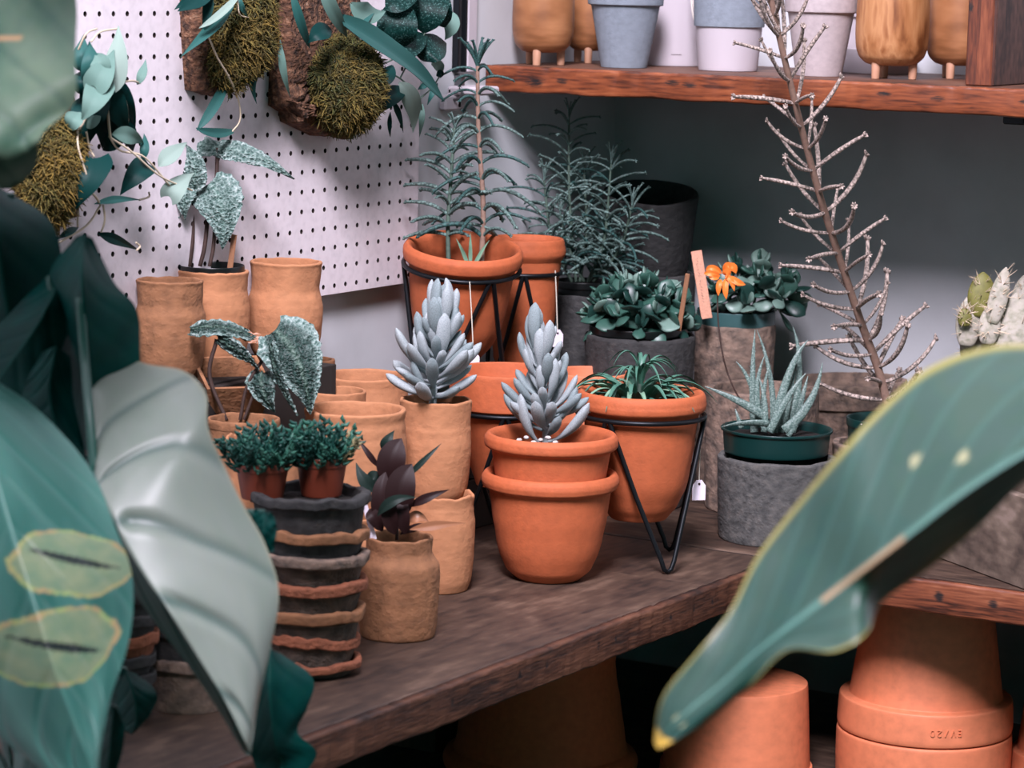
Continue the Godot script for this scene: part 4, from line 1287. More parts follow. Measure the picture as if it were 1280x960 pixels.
# ---------------------------------------------------------------- plants on the pegboard
func Wp(q: Array, off := 0.0) -> Vector3: return on_x(q[0], q[1], 0.03 + off)
func leaf_on(o: Node3D, pts: Array, wpx: float, m: Material, shape: String, fold := 0.25, opt := {}, tilt := Vector3.ZERO, called := "leaf") -> void:
	# pts: three world points base, bend, tip
	var d := dist(pts[1])
	var nrm := (cam_basis.z + tilt).normalized()
	part(o, called, moved(blade(pts[0], pts[1], pts[2], wpx * d / FL, nrm, shape, fold, opt), -o.position), m)
func slab(px: Array, x0: float, x1: float, nz: float) -> ArrayMesh:   # a piece of bark standing on the wall: rings from the back edge to the middle of the front
	var loop := []
	for i in px.size():
		var p := on_x(px[i][0], px[i][1], 0.03)
		var q := on_x(px[(i + 1) % px.size()][0], px[(i + 1) % px.size()][1], 0.03)
		for k in 7: loop.append(p.lerp(q, k / 7.0))
	var mid := Vector3.ZERO
	for p in loop: mid += p
	mid /= loop.size()
	var pts := PackedVector3Array()
	var ks := [[1.0, 0.0], [1.02, 0.35], [1.0, 0.8], [0.95, 1.0], [0.8, 1.0], [0.6, 1.0], [0.4, 1.0], [0.2, 1.0], [0.0, 1.0]]
	for kk in ks:
		for p in loop:
			var q: Vector3 = mid + (p - mid) * kk[0]
			q.x = lerpf(x0, x1, kk[1])
			if kk[1] > 0:
				q.x += nz * (fn.get_noise_2d(q.y * 4000, q.z * 14000) + 0.5 * fn.get_noise_2d(q.y * 16000, q.z * 30000))
				q.y += nz * 0.5 * fn.get_noise_2d(q.z * 9000, 40.0)
				q.z += nz * 0.5 * fn.get_noise_2d(q.y * 9000, 90.0)
			pts.append(q)
	var mb := MB.new()
	mb.grid(ks.size(), loop.size(), pts, true, null, true)
	return mb.mesh()
func moss_ball(o: Node3D, c: Vector3, rad: Vector3, n: int, sd: int, warm: float) -> void:
	var mb := MB.new()
	var pts := PackedVector3Array()
	for i in 13:
		for j in 24:
			var th := PI * i / 12
			var a := TAU * j / 24
			var v := Vector3(cos(th), sin(th) * cos(a), sin(th) * sin(a))
			pts.append((c - o.position) + v * rad * (0.94 + 0.2 * fn.get_noise_3d(v.x * 90 + sd * 50.0, v.y * 90, v.z * 90)))
	mb.grid(13, 24, pts, true)
	part(o, "moss_clump", mb.mesh(), M.moss_base)
	# loose strands
	var st := MB.new()
	for q in 3:
		var b := Vector3(0, 0, 0)
		var d := Vector3(sin(q * 2.1), 0.5, cos(q * 2.1))
		st.tube([b, b + d * 0.5 + Vector3(0.1, 0.25, 0), b + d + Vector3(0.3, 0.1, 0.1)], [0.075, 0.07, 0.02], [0.075, 0.07, 0.02], 4)
	var mm := MultiMesh.new()
	mm.transform_format = MultiMesh.TRANSFORM_3D
	mm.use_colors = true
	mm.mesh = st.mesh()
	mm.instance_count = n
	var r2 := RandomNumberGenerator.new()
	r2.seed = sd
	for i in n:
		var v := Vector3(r2.randfn(), r2.randfn(), r2.randfn()).normalized()
		if v.x < -0.3: v.x = -v.x
		var t := Vector3(r2.randfn(), r2.randfn() - 0.8, r2.randfn()).normalized()
		var b := frame(t, v)
		var k := r2.randf_range(0.006, 0.015)
		mm.set_instance_transform(i, Transform3D(b.scaled_local(Vector3(k, k * 0.8, k)), (c - o.position) + v * rad * (0.96 + 0.2 * fn.get_noise_3d(v.x * 90 + sd * 50.0, v.y * 90, v.z * 90))))
		var w := clampf(0.45 + warm + 0.8 * fn.get_noise_3d(v.x * 120, v.y * 120 + sd * 30.0, v.z * 120) + r2.randf_range(-0.25, 0.25), 0, 1)
		mm.set_instance_color(i, Color(0.55, 0.85, 0.75).lerp(Color(2.3, 1.7, 1.0), w) * r2.randf_range(0.45, 1.7))
	var mi := MultiMeshInstance3D.new()
	mi.name = "moss_strands"
	mi.multimesh = mm
	mi.material_override = M.moss
	mi.set_meta("kind", "stuff")
	o.add_child(mi, true)
func strand(o: Node3D, pts: Array, r: float, m: Material, called := "stem") -> void:
	var w := []
	for p in pts: w.append(p - o.position)
	part(o, called, rod(smooth_path(w, pts.size() * 5), r, 6), m)

func wall_plants() -> void:
	# leftmost: heart-leaved trailing plant on moss
	var c := Wp([58, 212], 0.03)
	var o := thing("mounted_plant", "trailing heart-leaved plant on a brown moss mount at the left edge of the pegboard", "plant", Vector3(0.02, c.y, c.z))
	part(o, "board", moved(slab([[28, 120], [92, 120], [96, 270], [30, 280]], 0.02, 0.035, 0.003), -o.position), M.bark)
	moss_ball(o, c, Vector3(0.035, 0.062, 0.044), 2600, 5, 0.25)
	var S: Material = M.sage_leaf
	var D: Material = M.teal_leaf
	var T: Material = M.teal_mid
	var Pl: Material = M.pale_leaf
	for q in [[138, 104, 150, 70, 148, 32, 17, Pl, "heart", 0.07], [122, 100, 112, 78, 112, 52, 17, T, "heart", 0.06], [118, 108, 132, 85, 143, 62, 17, S, "heart", 0.08], [128, 105, 116, 130, 101, 152, 18, S, "heart", 0.08], [132, 112, 150, 140, 160, 172, 17, D, "heart", 0.06], [124, 118, 120, 150, 112, 178, 16, D, "heart", 0.05], [150, 118, 164, 130, 166, 154, 10, D, "heart", 0.05], [171, 106, 180, 92, 182, 74, 6, S, "ovate", 0.05], [116, 198, 104, 228, 94, 262, 27, D, "heart", 0.07], [140, 168, 162, 165, 180, 180, 11, S, "ovate", 0.06], [178, 200, 183, 184, 180, 167, 6, T, "ovate", 0.05], [198, 208, 212, 192, 234, 178, 11, Pl, "ovate", 0.07], [212, 246, 222, 228, 243, 216, 14, Pl, "heart", 0.07], [118, 255, 146, 246, 176, 250, 5, T, "lance", 0.04], [122, 292, 144, 298, 174, 313, 7, D, "lance", 0.04], [98, 284, 84, 290, 70, 300, 5, D, "lance", 0.04], [186, 205, 172, 212, 150, 244, 15, D, "begonia", 0.04], [108, 160, 118, 150, 122, 128, 10, S, "ovate", 0.05], [140, 120, 136, 150, 142, 178, 14, D, "ovate", 0.045], [150, 165, 140, 180, 128, 188, 12, D, "ovate", 0.045], [100, 140, 90, 150, 84, 166, 12, S, "ovate", 0.06], [118, 112, 130, 145, 128, 186, 20, D, "heart", 0.035], [140, 108, 160, 140, 168, 172, 17, D, "heart", 0.03], [110, 130, 102, 160, 110, 190, 18, D, "heart", 0.03], [150, 150, 160, 165, 166, 190, 13, D, "ovate", 0.03], [108, 92, 100, 74, 104, 44, 13, T, "ovate", 0.04], [104, 120, 98, 100, 108, 84, 12, D, "ovate", 0.035], [126, 92, 128, 78, 120, 66, 13, S, "ovate", 0.075]]:
		leaf_on(o, [Wp([q[0], q[1]], q[9]), Wp([q[2], q[3]], q[9] + 0.015), Wp([q[4], q[5]], q[9] - 0.01)], q[6], q[7], q[8], 0.22, {"lobe": 0.5 if q[8] == "heart" else 0.0, "sd": q[0] * 0.1, "wave": 0.06})
	for q in [[[128, 110, 0.06], [150, 104, 0.07], [165, 101, 0.065], [175, 104, 0.05]], [[132, 112, 0.06], [155, 122, 0.06], [160, 150, 0.05], [156, 165, 0.05]], [[138, 172, 0.06], [165, 190, 0.07], [200, 220, 0.075], [240, 238, 0.07]], [[136, 170, 0.05], [150, 188, 0.06], [180, 196, 0.07], [212, 232, 0.07]], [[97, 163, 0.06], [98, 185, 0.07], [108, 218, 0.075]], [[108, 165, 0.06], [112, 185, 0.06], [118, 196, 0.065]], [[126, 256, 0.04], [108, 282, 0.04], [74, 303, 0.04]], [[129, 256, 0.04], [131, 275, 0.04], [126, 292, 0.04]], [[98, 262, 0.03], [97, 275, 0.03], [97, 284, 0.03]], [[174, 250, 0.03], [186, 246, 0.03], [186, 240, 0.03]], [[171, 313, 0.035], [175, 308, 0.03], [170, 303, 0.03]], [[98, 62, 0.05], [108, 42, 0.06], [121, 36, 0.05]], [[114, 52, 0.06], [125, 40, 0.06], [146, 36, 0.06]]]:
		var w := []
		for p in q: w.append(Wp([p[0], p[1]], p[2]))
		strand(o, w, 0.0012, M.pale_stem)
	strand(o, [Wp([70, 190], 0.03), Wp([100, 160], 0.05), Wp([128, 110], 0.06), Wp([138, 172], 0.06)], 0.0016, M.pale_stem)
	strand(o, [Wp([70, 230], 0.03), Wp([112, 240], 0.05), Wp([126, 256], 0.04)], 0.0014, M.pale_stem)
	# middle mount
	c = Wp([305, 40], 0.03)
	o = thing("mounted_plant", "rectangular bark mount with dark moss and slim straps, hanging in the middle of the pegboard", "plant", Vector3(0.02, c.y, c.z))
	part(o, "bark", moved(slab([[232, -30], [234, 40], [239, 112], [262, 119], [285, 115], [292, 90], [330, 60], [342, -30]], 0.02, 0.045, 0.006), -o.position), M.bark)
	moss_ball(o, Wp([302, 30], 0.03), Vector3(0.028, 0.062, 0.05), 2600, 6, 0.15)
	moss_ball(o, Wp([285, 78], 0.02), Vector3(0.022, 0.03, 0.03), 900, 9, 0.1)
	for q in [[298, -6, 275, 22, 249, 35, 5, Pl, "strap", 0.07], [292, 8, 262, 38, 226, 71, 8, T, "lance", 0.06], [262, -20, 250, 0, 222, 14, 14, D, "ovate", 0.06], [262, -10, 262, 12, 252, 45, 7, D, "lance", 0.06], [298, -8, 300, 12, 312, 22, 4, T, "lance", 0.06], [283, 102, 268, 138, 246, 163, 7, T, "strap", 0.02], [291, 164, 268, 170, 245, 160, 6, T, "strap", 0.02], [333, 58, 306, 90, 321, 130, 7, T, "lance", 0.035], [336, 52, 340, 62, 345, 74, 3, D, "lance", 0.035], [270, -15, 240, -5, 218, 12, 10, D, "lance", 0.05]]:
		leaf_on(o, [Wp([q[0], q[1]], q[9]), Wp([q[2], q[3]], q[9] + 0.012), Wp([q[4], q[5]], q[9])], q[6], q[7], q[8], 0.2, {"sd": q[0] * 0.1})
	strand(o, [Wp([260, 44], 0.055), Wp([272, 72], 0.05), Wp([286, 96], 0.045), Wp([298, 125], 0.03), Wp([300, 150], 0.025), Wp([290, 165], 0.02)], 0.0011, M.pale_stem)
	strand(o, [Wp([286, 94], 0.04), Wp([284, 100], 0.03), Wp([283, 104], 0.02)], 0.0011, M.pale_stem)
	strand(o, [Wp([297, 0], 0.07), Wp([300, 18], 0.07), Wp([311, 22], 0.06)], 0.0008, M.pale_stem)
	# right mount with the moss ball
	c = Wp([420, 90], 0.03)
	o = thing("mounted_plant", "ragged bark mount with a round moss ball and broad drooping strap leaves", "plant", Vector3(0.02, c.y, c.z))
	part(o, "bark", moved(slab([[342, -30], [345, 60], [343, 132], [356, 140], [358, 152], [395, 170], [405, 165], [424, 172], [428, 90], [440, -30]], 0.02, 0.05, 0.010), -o.position), M.bark)
	part(o, "bark_flake", moved(slab([[343, 125], [380, 132], [392, 142], [360, 146]], 0.045, 0.058, 0.005), -o.position), M.bark)
	moss_ball(o, Wp([430, 104], 0.035), Vector3(0.042, 0.056, 0.056), 4200, 7, 0.0)
	for q in [[350, 50, 352, 90, 363, 122, 5, S, "lance", 0.05], [366, -5, 376, 30, 387, 60, 6, T, "strap", 0.055], [414, 38, 398, 36, 385, 54, 12, D, "ovate", 0.06], [402, -20, 415, 15, 434, 46, 9, S, "strap", 0.075], [440, 5, 458, 25, 482, 14, 14, S, "ovate", 0.06], [445, 40, 452, 18, 472, 12, 8, T, "ovate", 0.06], [420, 28, 432, 22, 442, 40, 9, D, "ovate", 0.06], [508, 112, 478, 118, 467, 150, 13, D, "ovate", 0.04], [490, 82, 484, 100, 470, 112, 10, D, "ovate", 0.04], [500, 104, 522, 120, 516, 166, 12, Pl, "ovate", 0.045], [490, 125, 500, 140, 504, 166, 4, D, "lance", 0.04], [488, 140, 486, 158, 488, 172, 3, D, "lance", 0.03], [547, 104, 540, 116, 534, 132, 4, T, "lance", 0.04], [528, 130, 528, 150, 524, 172, 4, S, "lance", 0.035], [536, 104, 528, 108, 522, 112, 4, T, "lance", 0.04], [565, 16, 568, 34, 556, 50, 10, S, "ovate", 0.04], [540, 80, 552, 80, 552, 92, 7, Pl, "ovate", 0.04], [546, 95, 554, 88, 550, 98, 5, D, "lance", 0.04]]:
		leaf_on(o, [Wp([q[0], q[1]], q[9]), Wp([q[2], q[3]], q[9] + 0.012), Wp([q[4], q[5]], q[9] - 0.006)], q[6], q[7], q[8], 0.2, {"sd": q[0] * 0.1, "lobe": 0.2})
	var big := blade(Wp([428, 26], 0.08), Wp([505, 66], 0.10), Wp([556, 126], 0.07), 16.0 * 3.85 / FL, (cam_basis.z + Vector3(0, 0.4, 0)).normalized(), "strap", 0.3, {"n": 22, "wave": 0.1, "sd": 2.0, "vein": Color(0.8, 0.9, 0.9)})
	part(o, "leaf", moved(big, -o.position), M.teal_mid, Transform3D(), "long drooping strap leaf")
	for q in [[500, 62, 490, 34, 506, -2, 26], [546, -20, 532, 10, 530, 42, 25], [528, 76, 534, 56, 558, 54, 20], [496, 74, 506, 54, 534, 44, 17], [520, -24, 500, 0, 482, 12, 18], [556, 34, 548, 8, 552, -14, 14]]:
		leaf_on(o, [Wp([q[0], q[1]], 0.05), Wp([q[2], q[3]], 0.07), Wp([q[4], q[5]], 0.05)], q[6], M.dotted_leaf, "oval", 0.12, {"sd": q[0] * 0.1})
	for q in [[[430, 60, 0.05], [470, 85, 0.04], [500, 98, 0.04], [524, 124, 0.04], [528, 150, 0.035]], [[500, 98, 0.04], [520, 60, 0.05], [545, 20, 0.05], [560, 0, 0.04], [566, 20, 0.04]], [[470, 85, 0.04], [505, 60, 0.05], [512, -10, 0.05]], [[524, 124, 0.04], [540, 110, 0.04], [549, 96, 0.04]]]:
		var w := []
		for p in q: w.append(Wp([p[0], p[1]], p[2]))
		strand(o, w, 0.0011, M.green_stem)

func begonias() -> void:
	# in the black pot in the middle jar
	var p := P(264, 336, 3.50)
	var o := thing("begonia", "silver-leaved begonia in a black pot set in the middle clay jar", "potted plant", p - Vector3(0, 0.075, 0))
	part(o, "pot", lathe(plastic_prof(0.080, 0.0405, 0.8, 0.15), 40), M.black_plastic)
	part(o, "soil", disc(0.037, 0.002, 8), M.soil, Transform3D(Basis(), Vector3(0, 0.07, 0)))
	var at := func(x: float, y: float, off: float) -> Vector3: return P(x, y, 3.50 - off)
	for q in [[[228, 333], [224, 290], [214, 240], 0.0032], [[237, 333], [241, 290], [238, 225], 0.0028], [[250, 333], [257, 300], [262, 232], 0.0028], [[262, 333], [268, 295], [272, 185], 0.0026], [[232, 333], [232, 300], [222, 262], 0.002]]:
		var w := []
		for k in 3: w.append(at.call(q[k][0], q[k][1], 0.0))
		strand(o, w, q[3], M.brown_stem)
	var op := {"n": 26, "k": 17, "bump": 0.004, "ragged": 0.16, "edge": Color(1.2, 1.2, 1.2), "vein": Color(0.75, 0.85, 0.8), "core": Color(0.55, 0.62, 0.6), "lobe": 0.3}
	for q in [[262, 228, 284, 250, 278, 312, 31, 0.02, Vector3(0.2, 0.1, 0)], [268, 186, 310, 180, 368, 224, 14, 0.0, Vector3(0, 0.5, 0)], [272, 184, 220, 168, 182, 206, 16, 0.0, Vector3(0, 0.6, 0)], [240, 235, 250, 205, 232, 180, 15, 0.03, Vector3(0, 0.1, 0)], [222, 262, 216, 264, 203, 288, 9, 0.02, Vector3.ZERO], [236, 232, 225, 245, 232, 275, 13, 0.03, Vector3.ZERO]]:
		op["sd"] = q[0] * 0.37
		leaf_on(o, [at.call(q[0], q[1], q[7]), at.call(q[2], q[3], q[7] + 0.02), at.call(q[4], q[5], q[7])], q[6], M.begonia_leaf, "begonia", -0.25, op, q[8])
	var mb := MB.new()
	mb.box(Vector3(0.008, 0.045, 0.0015), Vector3.ZERO, 0.0004)
	part(o, "plant_stake", mb.mesh(), M.stake_wood, Transform3D(Basis(cam_basis.z, -0.12), at.call(290, 316, 0.0) - o.position))
	# lower one, rooted in the wide pot
	p = P(300, 520, 3.36)
	o = thing("begonia", "begonia with crinkled white-edged dark leaves below the empty wide-mouthed jar", "plant", p - Vector3(0, 0.02, 0))
	at = func(x: float, y: float, off: float) -> Vector3: return P(x, y, 3.36 - off)
	for q in [[[283, 525], [262, 470], [271, 424], 0.0026], [[300, 525], [310, 480], [338, 436], 0.0022], [[305, 525], [318, 490], [330, 466], 0.002]]:
		var w := []
		for k in 3: w.append(at.call(q[k][0], q[k][1], 0.0))
		strand(o, w, q[3], M.brown_stem)
	op = {"n": 28, "k": 19, "bump": 0.004, "ragged": 0.18, "edge": Color(1.9, 1.9, 1.85), "vein": Color(0.5, 0.6, 0.5), "core": Color(0.07, 0.15, 0.13), "lobe": 0.3}
	for q in [[238, 412, 285, 396, 338, 436, 13, 0.0, Vector3(0, 0.9, 0)], [272, 424, 298, 436, 324, 462, 11, 0.005, Vector3(-0.3, -0.3, 0)], [344, 412, 380, 440, 388, 518, 38, 0.01, Vector3(0.2, 0.3, 0)], [328, 464, 320, 482, 344, 516, 20, 0.0, Vector3(-0.2, 0, 0)], [338, 430, 340, 470, 372, 520, 12, 0.02, Vector3(-0.9, 0, 0)]]:
		op["sd"] = q[0] * 0.21
		leaf_on(o, [at.call(q[0], q[1], q[7]), at.call(q[2], q[3], q[7] + 0.02), at.call(q[4], q[5], q[7])], q[6], M.begonia_leaf, "begonia", -0.2, op, q[8])
	leaf_on(o, [at.call(298, 420, 0.0), at.call(320, 420, 0.012), at.call(342, 434, 0.0)], 8, M.rubber_tan, "ovate", 0.1, {"ragged": 0.5, "bump": 0.003}, Vector3(0, 0.5, 0))

# ---------------------------------------------------------------- succulents
const CLUB := [0.36, 0.36, 0.38, 0.43, 0.52, 0.64, 0.77, 0.88, 0.96, 1.0, 1.0, 0.97, 0.88, 0.70, 0.12]
func silver_plants() -> void:
	var vars := []
	for k in 4: vars.append(fleshy(0.112 + 0.010 * k, 0.094, 0.22 + 0.10 * k, CLUB, 10, 22))
	var make := func(o: Node3D, path: Array, n: int, L: float, sd: int, lo: float) -> void:
		var r2 := RandomNumberGenerator.new()
		r2.seed = sd
		var w := []
		for p in path: w.append(p - o.position)
		part(o, "stem", taper(smooth_path(w, 14), 0.0048, 0.0035), M.silver_leaf)
		for i in n:
			var t := lo + (0.98 - lo) * (i + 0.5) / n
			var a := i * 2.39996 + 0.4 + r2.randf_range(-0.35, 0.35)
			var b: Vector3 = cr(w, clampf(t + r2.randf_range(-0.04, 0.04), 0.0, 1.0))
			var el := deg_to_rad(lerpf(4, 72, pow(t, 1.1)) + r2.randf_range(-14, 14))
			var h := Vector3(cos(a), 0, sin(a))
			var dir := h * cos(el) + Vector3.UP * sin(el)
			var k := L * lerpf(0.98, 0.74, t) * r2.randf_range(0.74, 1.18)
			var bs := frame(dir, Vector3.UP + h * -0.3)
			part(o, "leaf", vars[r2.randi() % 4], M.silver_leaf if r2.randf() < 0.6 else M.silver_leaf_cool, Transform3D(bs.scaled_local(Vector3(k, k, k * r2.randf_range(0.9, 1.15))), b + h * 0.003))
	var b := P(545, 500, 3.484)
	var o := thing("silver_succulent", "tall silver-leaved succulent crowded with upright finger leaves in the clay jar", "plant", b - Vector3(0, 0.01, 0))
	part(o, "soil", disc(0.034, 0.003, 11), M.soil, Transform3D(Basis(), Vector3(0, 0.002, 0)))
	make.call(o, [P(541, 505, 3.484), P(545, 450, 3.484), P(556, 405, 3.484)], 74, 0.064, 3, 0.06)
	b = P(680, 556, 3.56)
	o = thing("silver_succulent", "silver-leaved succulent on a bare stalk in the nested terracotta pots", "plant", b - Vector3(0, 0.012, 0))
	part(o, "soil", disc(0.064, 0.003, 12), M.soil, Transform3D(Basis(), Vector3(0, 0.002, 0)))
	var peb := MB.new()
	peb.tube([Vector3(-0.004, 0, 0), Vector3(-0.002, 0, 0), Vector3(0.002, 0, 0), Vector3(0.004, 0, 0)], [0.0005, 0.003, 0.0032, 0.0005], [0.0005, 0.0024, 0.0024, 0.0005], 7)
	var pm := peb.mesh()
	for i in 7:
		part(o, "pebble", pm, M.pumice, Transform3D(Basis(Vector3.UP, i * 1.3), P(640 + i * 9, 553 - (i % 3) * 3, 3.54 - 0.004 * i) - o.position))
	make.call(o, [P(682, 560, 3.56), P(681, 500, 3.56), P(668, 428, 3.56)], 52, 0.062, 4, 0.14)
	for q in [[686, 552, 745, 538], [676, 556, 632, 520]]:
		var dir := P(q[2], q[3], 3.52) - P(q[0], q[1], 3.55)
		part(o, "leaf", vars[3], M.silver_leaf, Transform3D(frame(dir, Vector3.UP).scaled_local(Vector3.ONE * dir.length()), P(q[0], q[1], 3.55) - o.position))

func tube_leaf(up: float, droop: float, tufts: int, r := 0.034) -> ArrayMesh:
	var mb := MB.new()
	var path := []
	var rr := []
	for i in 9:
		var t := i / 8.0
		path.append(Vector3(t * (1.0 - 0.12 * absf(droop) * t), up * t - droop * t * t, 0))
		rr.append(r * (0.9 + 0.25 * sin(PI * t)) if i < 8 else r * 0.8)
	mb.tube(path, rr, rr, 6)
	var e: Vector3 = path[8]
	var d: Vector3 = (path[8] - path[7]).normalized()
	for k in tufts:
		var a := TAU * k / tufts
		var q := d * 0.05 + Vector3(0, cos(a), sin(a)) * 0.055
		mb.tube([e - d * 0.01, e + q * 0.6, e + q], [r * 0.4, r * 0.75, r * 0.15], [r * 0.4, r * 0.75, r * 0.15], 5)
	return mb.mesh()
func chandelier(o: Node3D, pts: Array, n: int, t0: float, L0: float, L1: float, e0: float, e1: float, vars: Array, mats: Array, stem: Material, r0: float, sd: int, whorl := 3) -> void:
	var r2 := RandomNumberGenerator.new()
	r2.seed = sd
	var w := []
	for p in pts: w.append(p - o.position)
	part(o, "stem", taper(smooth_path(w, 24), r0, r0 * 0.6, 8), stem)
	for i in n:
		var t := t0 + (1.0 - t0) * (float(int(i / whorl)) + 0.5) / ceilf(float(n) / whorl)
		var a := TAU * (i % whorl) / whorl + int(i / whorl) * 1.05 + r2.randf_range(-0.25, 0.25)
		var b: Vector3 = cr(w, t)
		var ax: Vector3 = (cr(w, minf(t + 0.02, 1.0)) - cr(w, t - 0.02)).normalized()
		var s1 := ax.cross(Vector3.RIGHT).normalized()
		var h := s1 * cos(a) + ax.cross(s1) * sin(a)
		var el := deg_to_rad(lerpf(e0, e1, t) + r2.randf_range(-9, 9))
		var dir := h * cos(el) + ax * sin(el)
		var k := lerpf(L0, L1, t) * r2.randf_range(0.75, 1.15)
		part(o, "leaf", vars[r2.randi() % vars.size()], mats[r2.randi() % mats.size()], Transform3D(frame(dir, ax).scaled_local(Vector3.ONE * k), b))
func top_tuft(o: Node3D, at: Vector3, ax: Vector3, n: int, L: float, mesh: ArrayMesh, m: Material) -> void:
	for i in n:
		var a := i * 2.39996
		var s1 := ax.cross(Vector3.RIGHT).normalized()
		var h := s1 * cos(a) + ax.cross(s1) * sin(a)
		var dir := (ax + h * (0.18 + 0.35 * i / n)).normalized()
		part(o, "leaf", mesh, m, Transform3D(frame(dir, ax).scaled_local(Vector3.ONE * L * (0.75 + 0.35 * i / n)), at - o.position))

func kalanchoes() -> void:
	var arch := [tube_leaf(0.22, 0.42, 3, 0.043), tube_leaf(0.15, 0.52, 3, 0.043), tube_leaf(0.3, 0.38, 4, 0.043), tube_leaf(0.1, 0.3, 3, 0.04)]
	var droopy := [tube_leaf(0.35, 0.95, 3, 0.038), tube_leaf(0.4, 0.8, 3, 0.038), tube_leaf(0.25, 0.7, 4, 0.038)]
	var fine := [tube_leaf(0.25, 0.40, 4, 0.029), tube_leaf(0.2, 0.5, 4, 0.029), tube_leaf(0.3, 0.32, 4, 0.029)]
	var dry := [tube_leaf(-0.08, -0.26, 6, 0.032), tube_leaf(0.12, 0.10, 6, 0.032), tube_leaf(-0.16, -0.40, 7, 0.032)]
	# in the tipped stand by the wall
	var d := 3.86
	var b := P(578, 342, d)
	var o := thing("chandelier_plant", "tall two-stemmed chandelier plant growing in the tipped terracotta pot by the pegboard", "plant", b - Vector3(0, 0.004, 0))
	part(o, "liner", lathe(plastic_prof(0.05, 0.047, 0.85, 0.2), 36), M.black_plastic, Transform3D(lean_pot.basis, Vector3(0, -0.040, 0)))
	part(o, "soil", disc(0.043, 0.003, 14), M.soil, Transform3D(lean_pot.basis, Vector3(0, -0.002, 0)))
	chandelier(o, [P(601, 342, d), P(604, 260, d), P(598, 160, d), P(597, 82, d)], 39, 0.16, 0.084, 0.052, 20, 24, droopy, [M.tube_leaf, M.tube_leaf_dark], M.dry_stem, 0.0042, 21)
	top_tuft(o, P(597, 84, d), Vector3.UP, 10, 0.046, arch[3], M.tube_leaf_dark)
	chandelier(o, [P(561, 342, d), P(560, 280, d), P(564, 220, d), P(568, 160, d)], 33, 0.22, 0.066, 0.048, 4, 42, arch, [M.tube_leaf], M.green_stem, 0.0034, 22)
	top_tuft(o, P(568, 162, d), Vector3(0.03, 1, 0), 6, 0.028, arch[3], M.tube_leaf)
	for q in [[588, 340, 588, 290], [588, 340, 570, 298], [588, 342, 612, 300], [590, 342, 630, 336], [585, 342, 555, 334]]:
		leaf_on(o, [P(q[0], q[1], d - 0.01), P((q[0] + q[2]) / 2.0, (q[1] + q[3]) / 2.0 - 6, d - 0.015), P(q[2], q[3], d - 0.02)], 2.5, M.strap_light, "lance", 0.3)
	# bushy one in the corner
	d = 4.17
	b = P(728, 352, d)
	o = thing("chandelier_plant", "bushy dark chandelier plant with many fine stems in the wall corner under the shelf", "potted plant", b - Vector3(0, 0.05, 0))
	part(o, "pot", lathe(plastic_prof(0.052, 0.040, 0.85, 0.2), 36), M.black_plastic)
	part(o, "soil", disc(0.037, 0.003, 15), M.soil, Transform3D(Basis(), Vector3(0, 0.046, 0)))
	var tops := [[720, 352, 712, 250, 711, 150, 42], [735, 352, 755, 300, 764, 205, 33], [725, 352, 733, 290, 730, 212, 33], [715, 352, 690, 300, 680, 226, 30], [742, 352, 775, 310, 790, 258, 27], [730, 352, 715, 320, 700, 270, 24], [735, 352, 750, 330, 756, 280, 24]]
	for k in tops.size():
		var q: Array = tops[k]
		var dz: float = 0.03 * sin(k * 2.0)
		chandelier(o, [P(q[0], q[1], d), P(q[2], q[3], d - dz * 0.6 - 0.02), P(q[4], q[5], d - dz - 0.03)], q[6], 0.12, 0.074, 0.052, 20, 32, fine, [M.tube_leaf, M.tube_leaf, M.tube_leaf_dark] if k else [M.tube_leaf], M.green_stem, 0.0026, 30 + k)
		top_tuft(o, P(q[4], q[5], d - dz - 0.03), Vector3.UP, 6, 0.036, fine[2], M.tube_leaf)
	# leaning dry one on the right
	d = 3.90
	b = P(1108, 522, d)
	o = thing("chandelier_plant", "tall leaning chandelier plant with speckled dry leaves in a dark green pot", "potted plant", grounded(b, b.y - 0.075))
	part(o, "pot", lathe(plastic_prof(0.075, 0.054, 0.88, 0.15), 44), M.green_plastic)
	part(o, "soil", disc(0.050, 0.003, 16), M.soil, Transform3D(Basis(), Vector3(0, 0.066, 0)))
	for i in 5: part(o, "pebble", lathe([[0, 0], [0.0005, 0.002], [0.002, 0.003], [0.0035, 0.002], [0.004, 0]], 8), M.pumice, Transform3D(Basis(), P(1078 + i * 7, 532 + (i % 2) * 2, d - 0.035) - o.position))
	var path := [P(1114, 525, 3.89), P(1098, 462, 3.88), P(1078, 408, 3.86), P(1055, 340, 3.82), P(1030, 262, 3.77), P(1007, 180, 3.72), P(985, 92, 3.67), P(966, 10, 3.63), P(958, -40, 3.61)]
	chandelier(o, path, 72, 0.03, 0.098, 0.068, 16, 42, dry, [M.tube_leaf_dry], M.dry_stem, 0.0062, 41, 3)
	for i in 3:
		var q: Vector3 = P(974 - i * 7, 40 - i * 24, 3.64)
		top_tuft(o, q, (P(940 + i * 40, -60, 3.6) - P(970, 20, 3.6)).normalized(), 5, 0.06, dry[i], M.tube_leaf_dry)

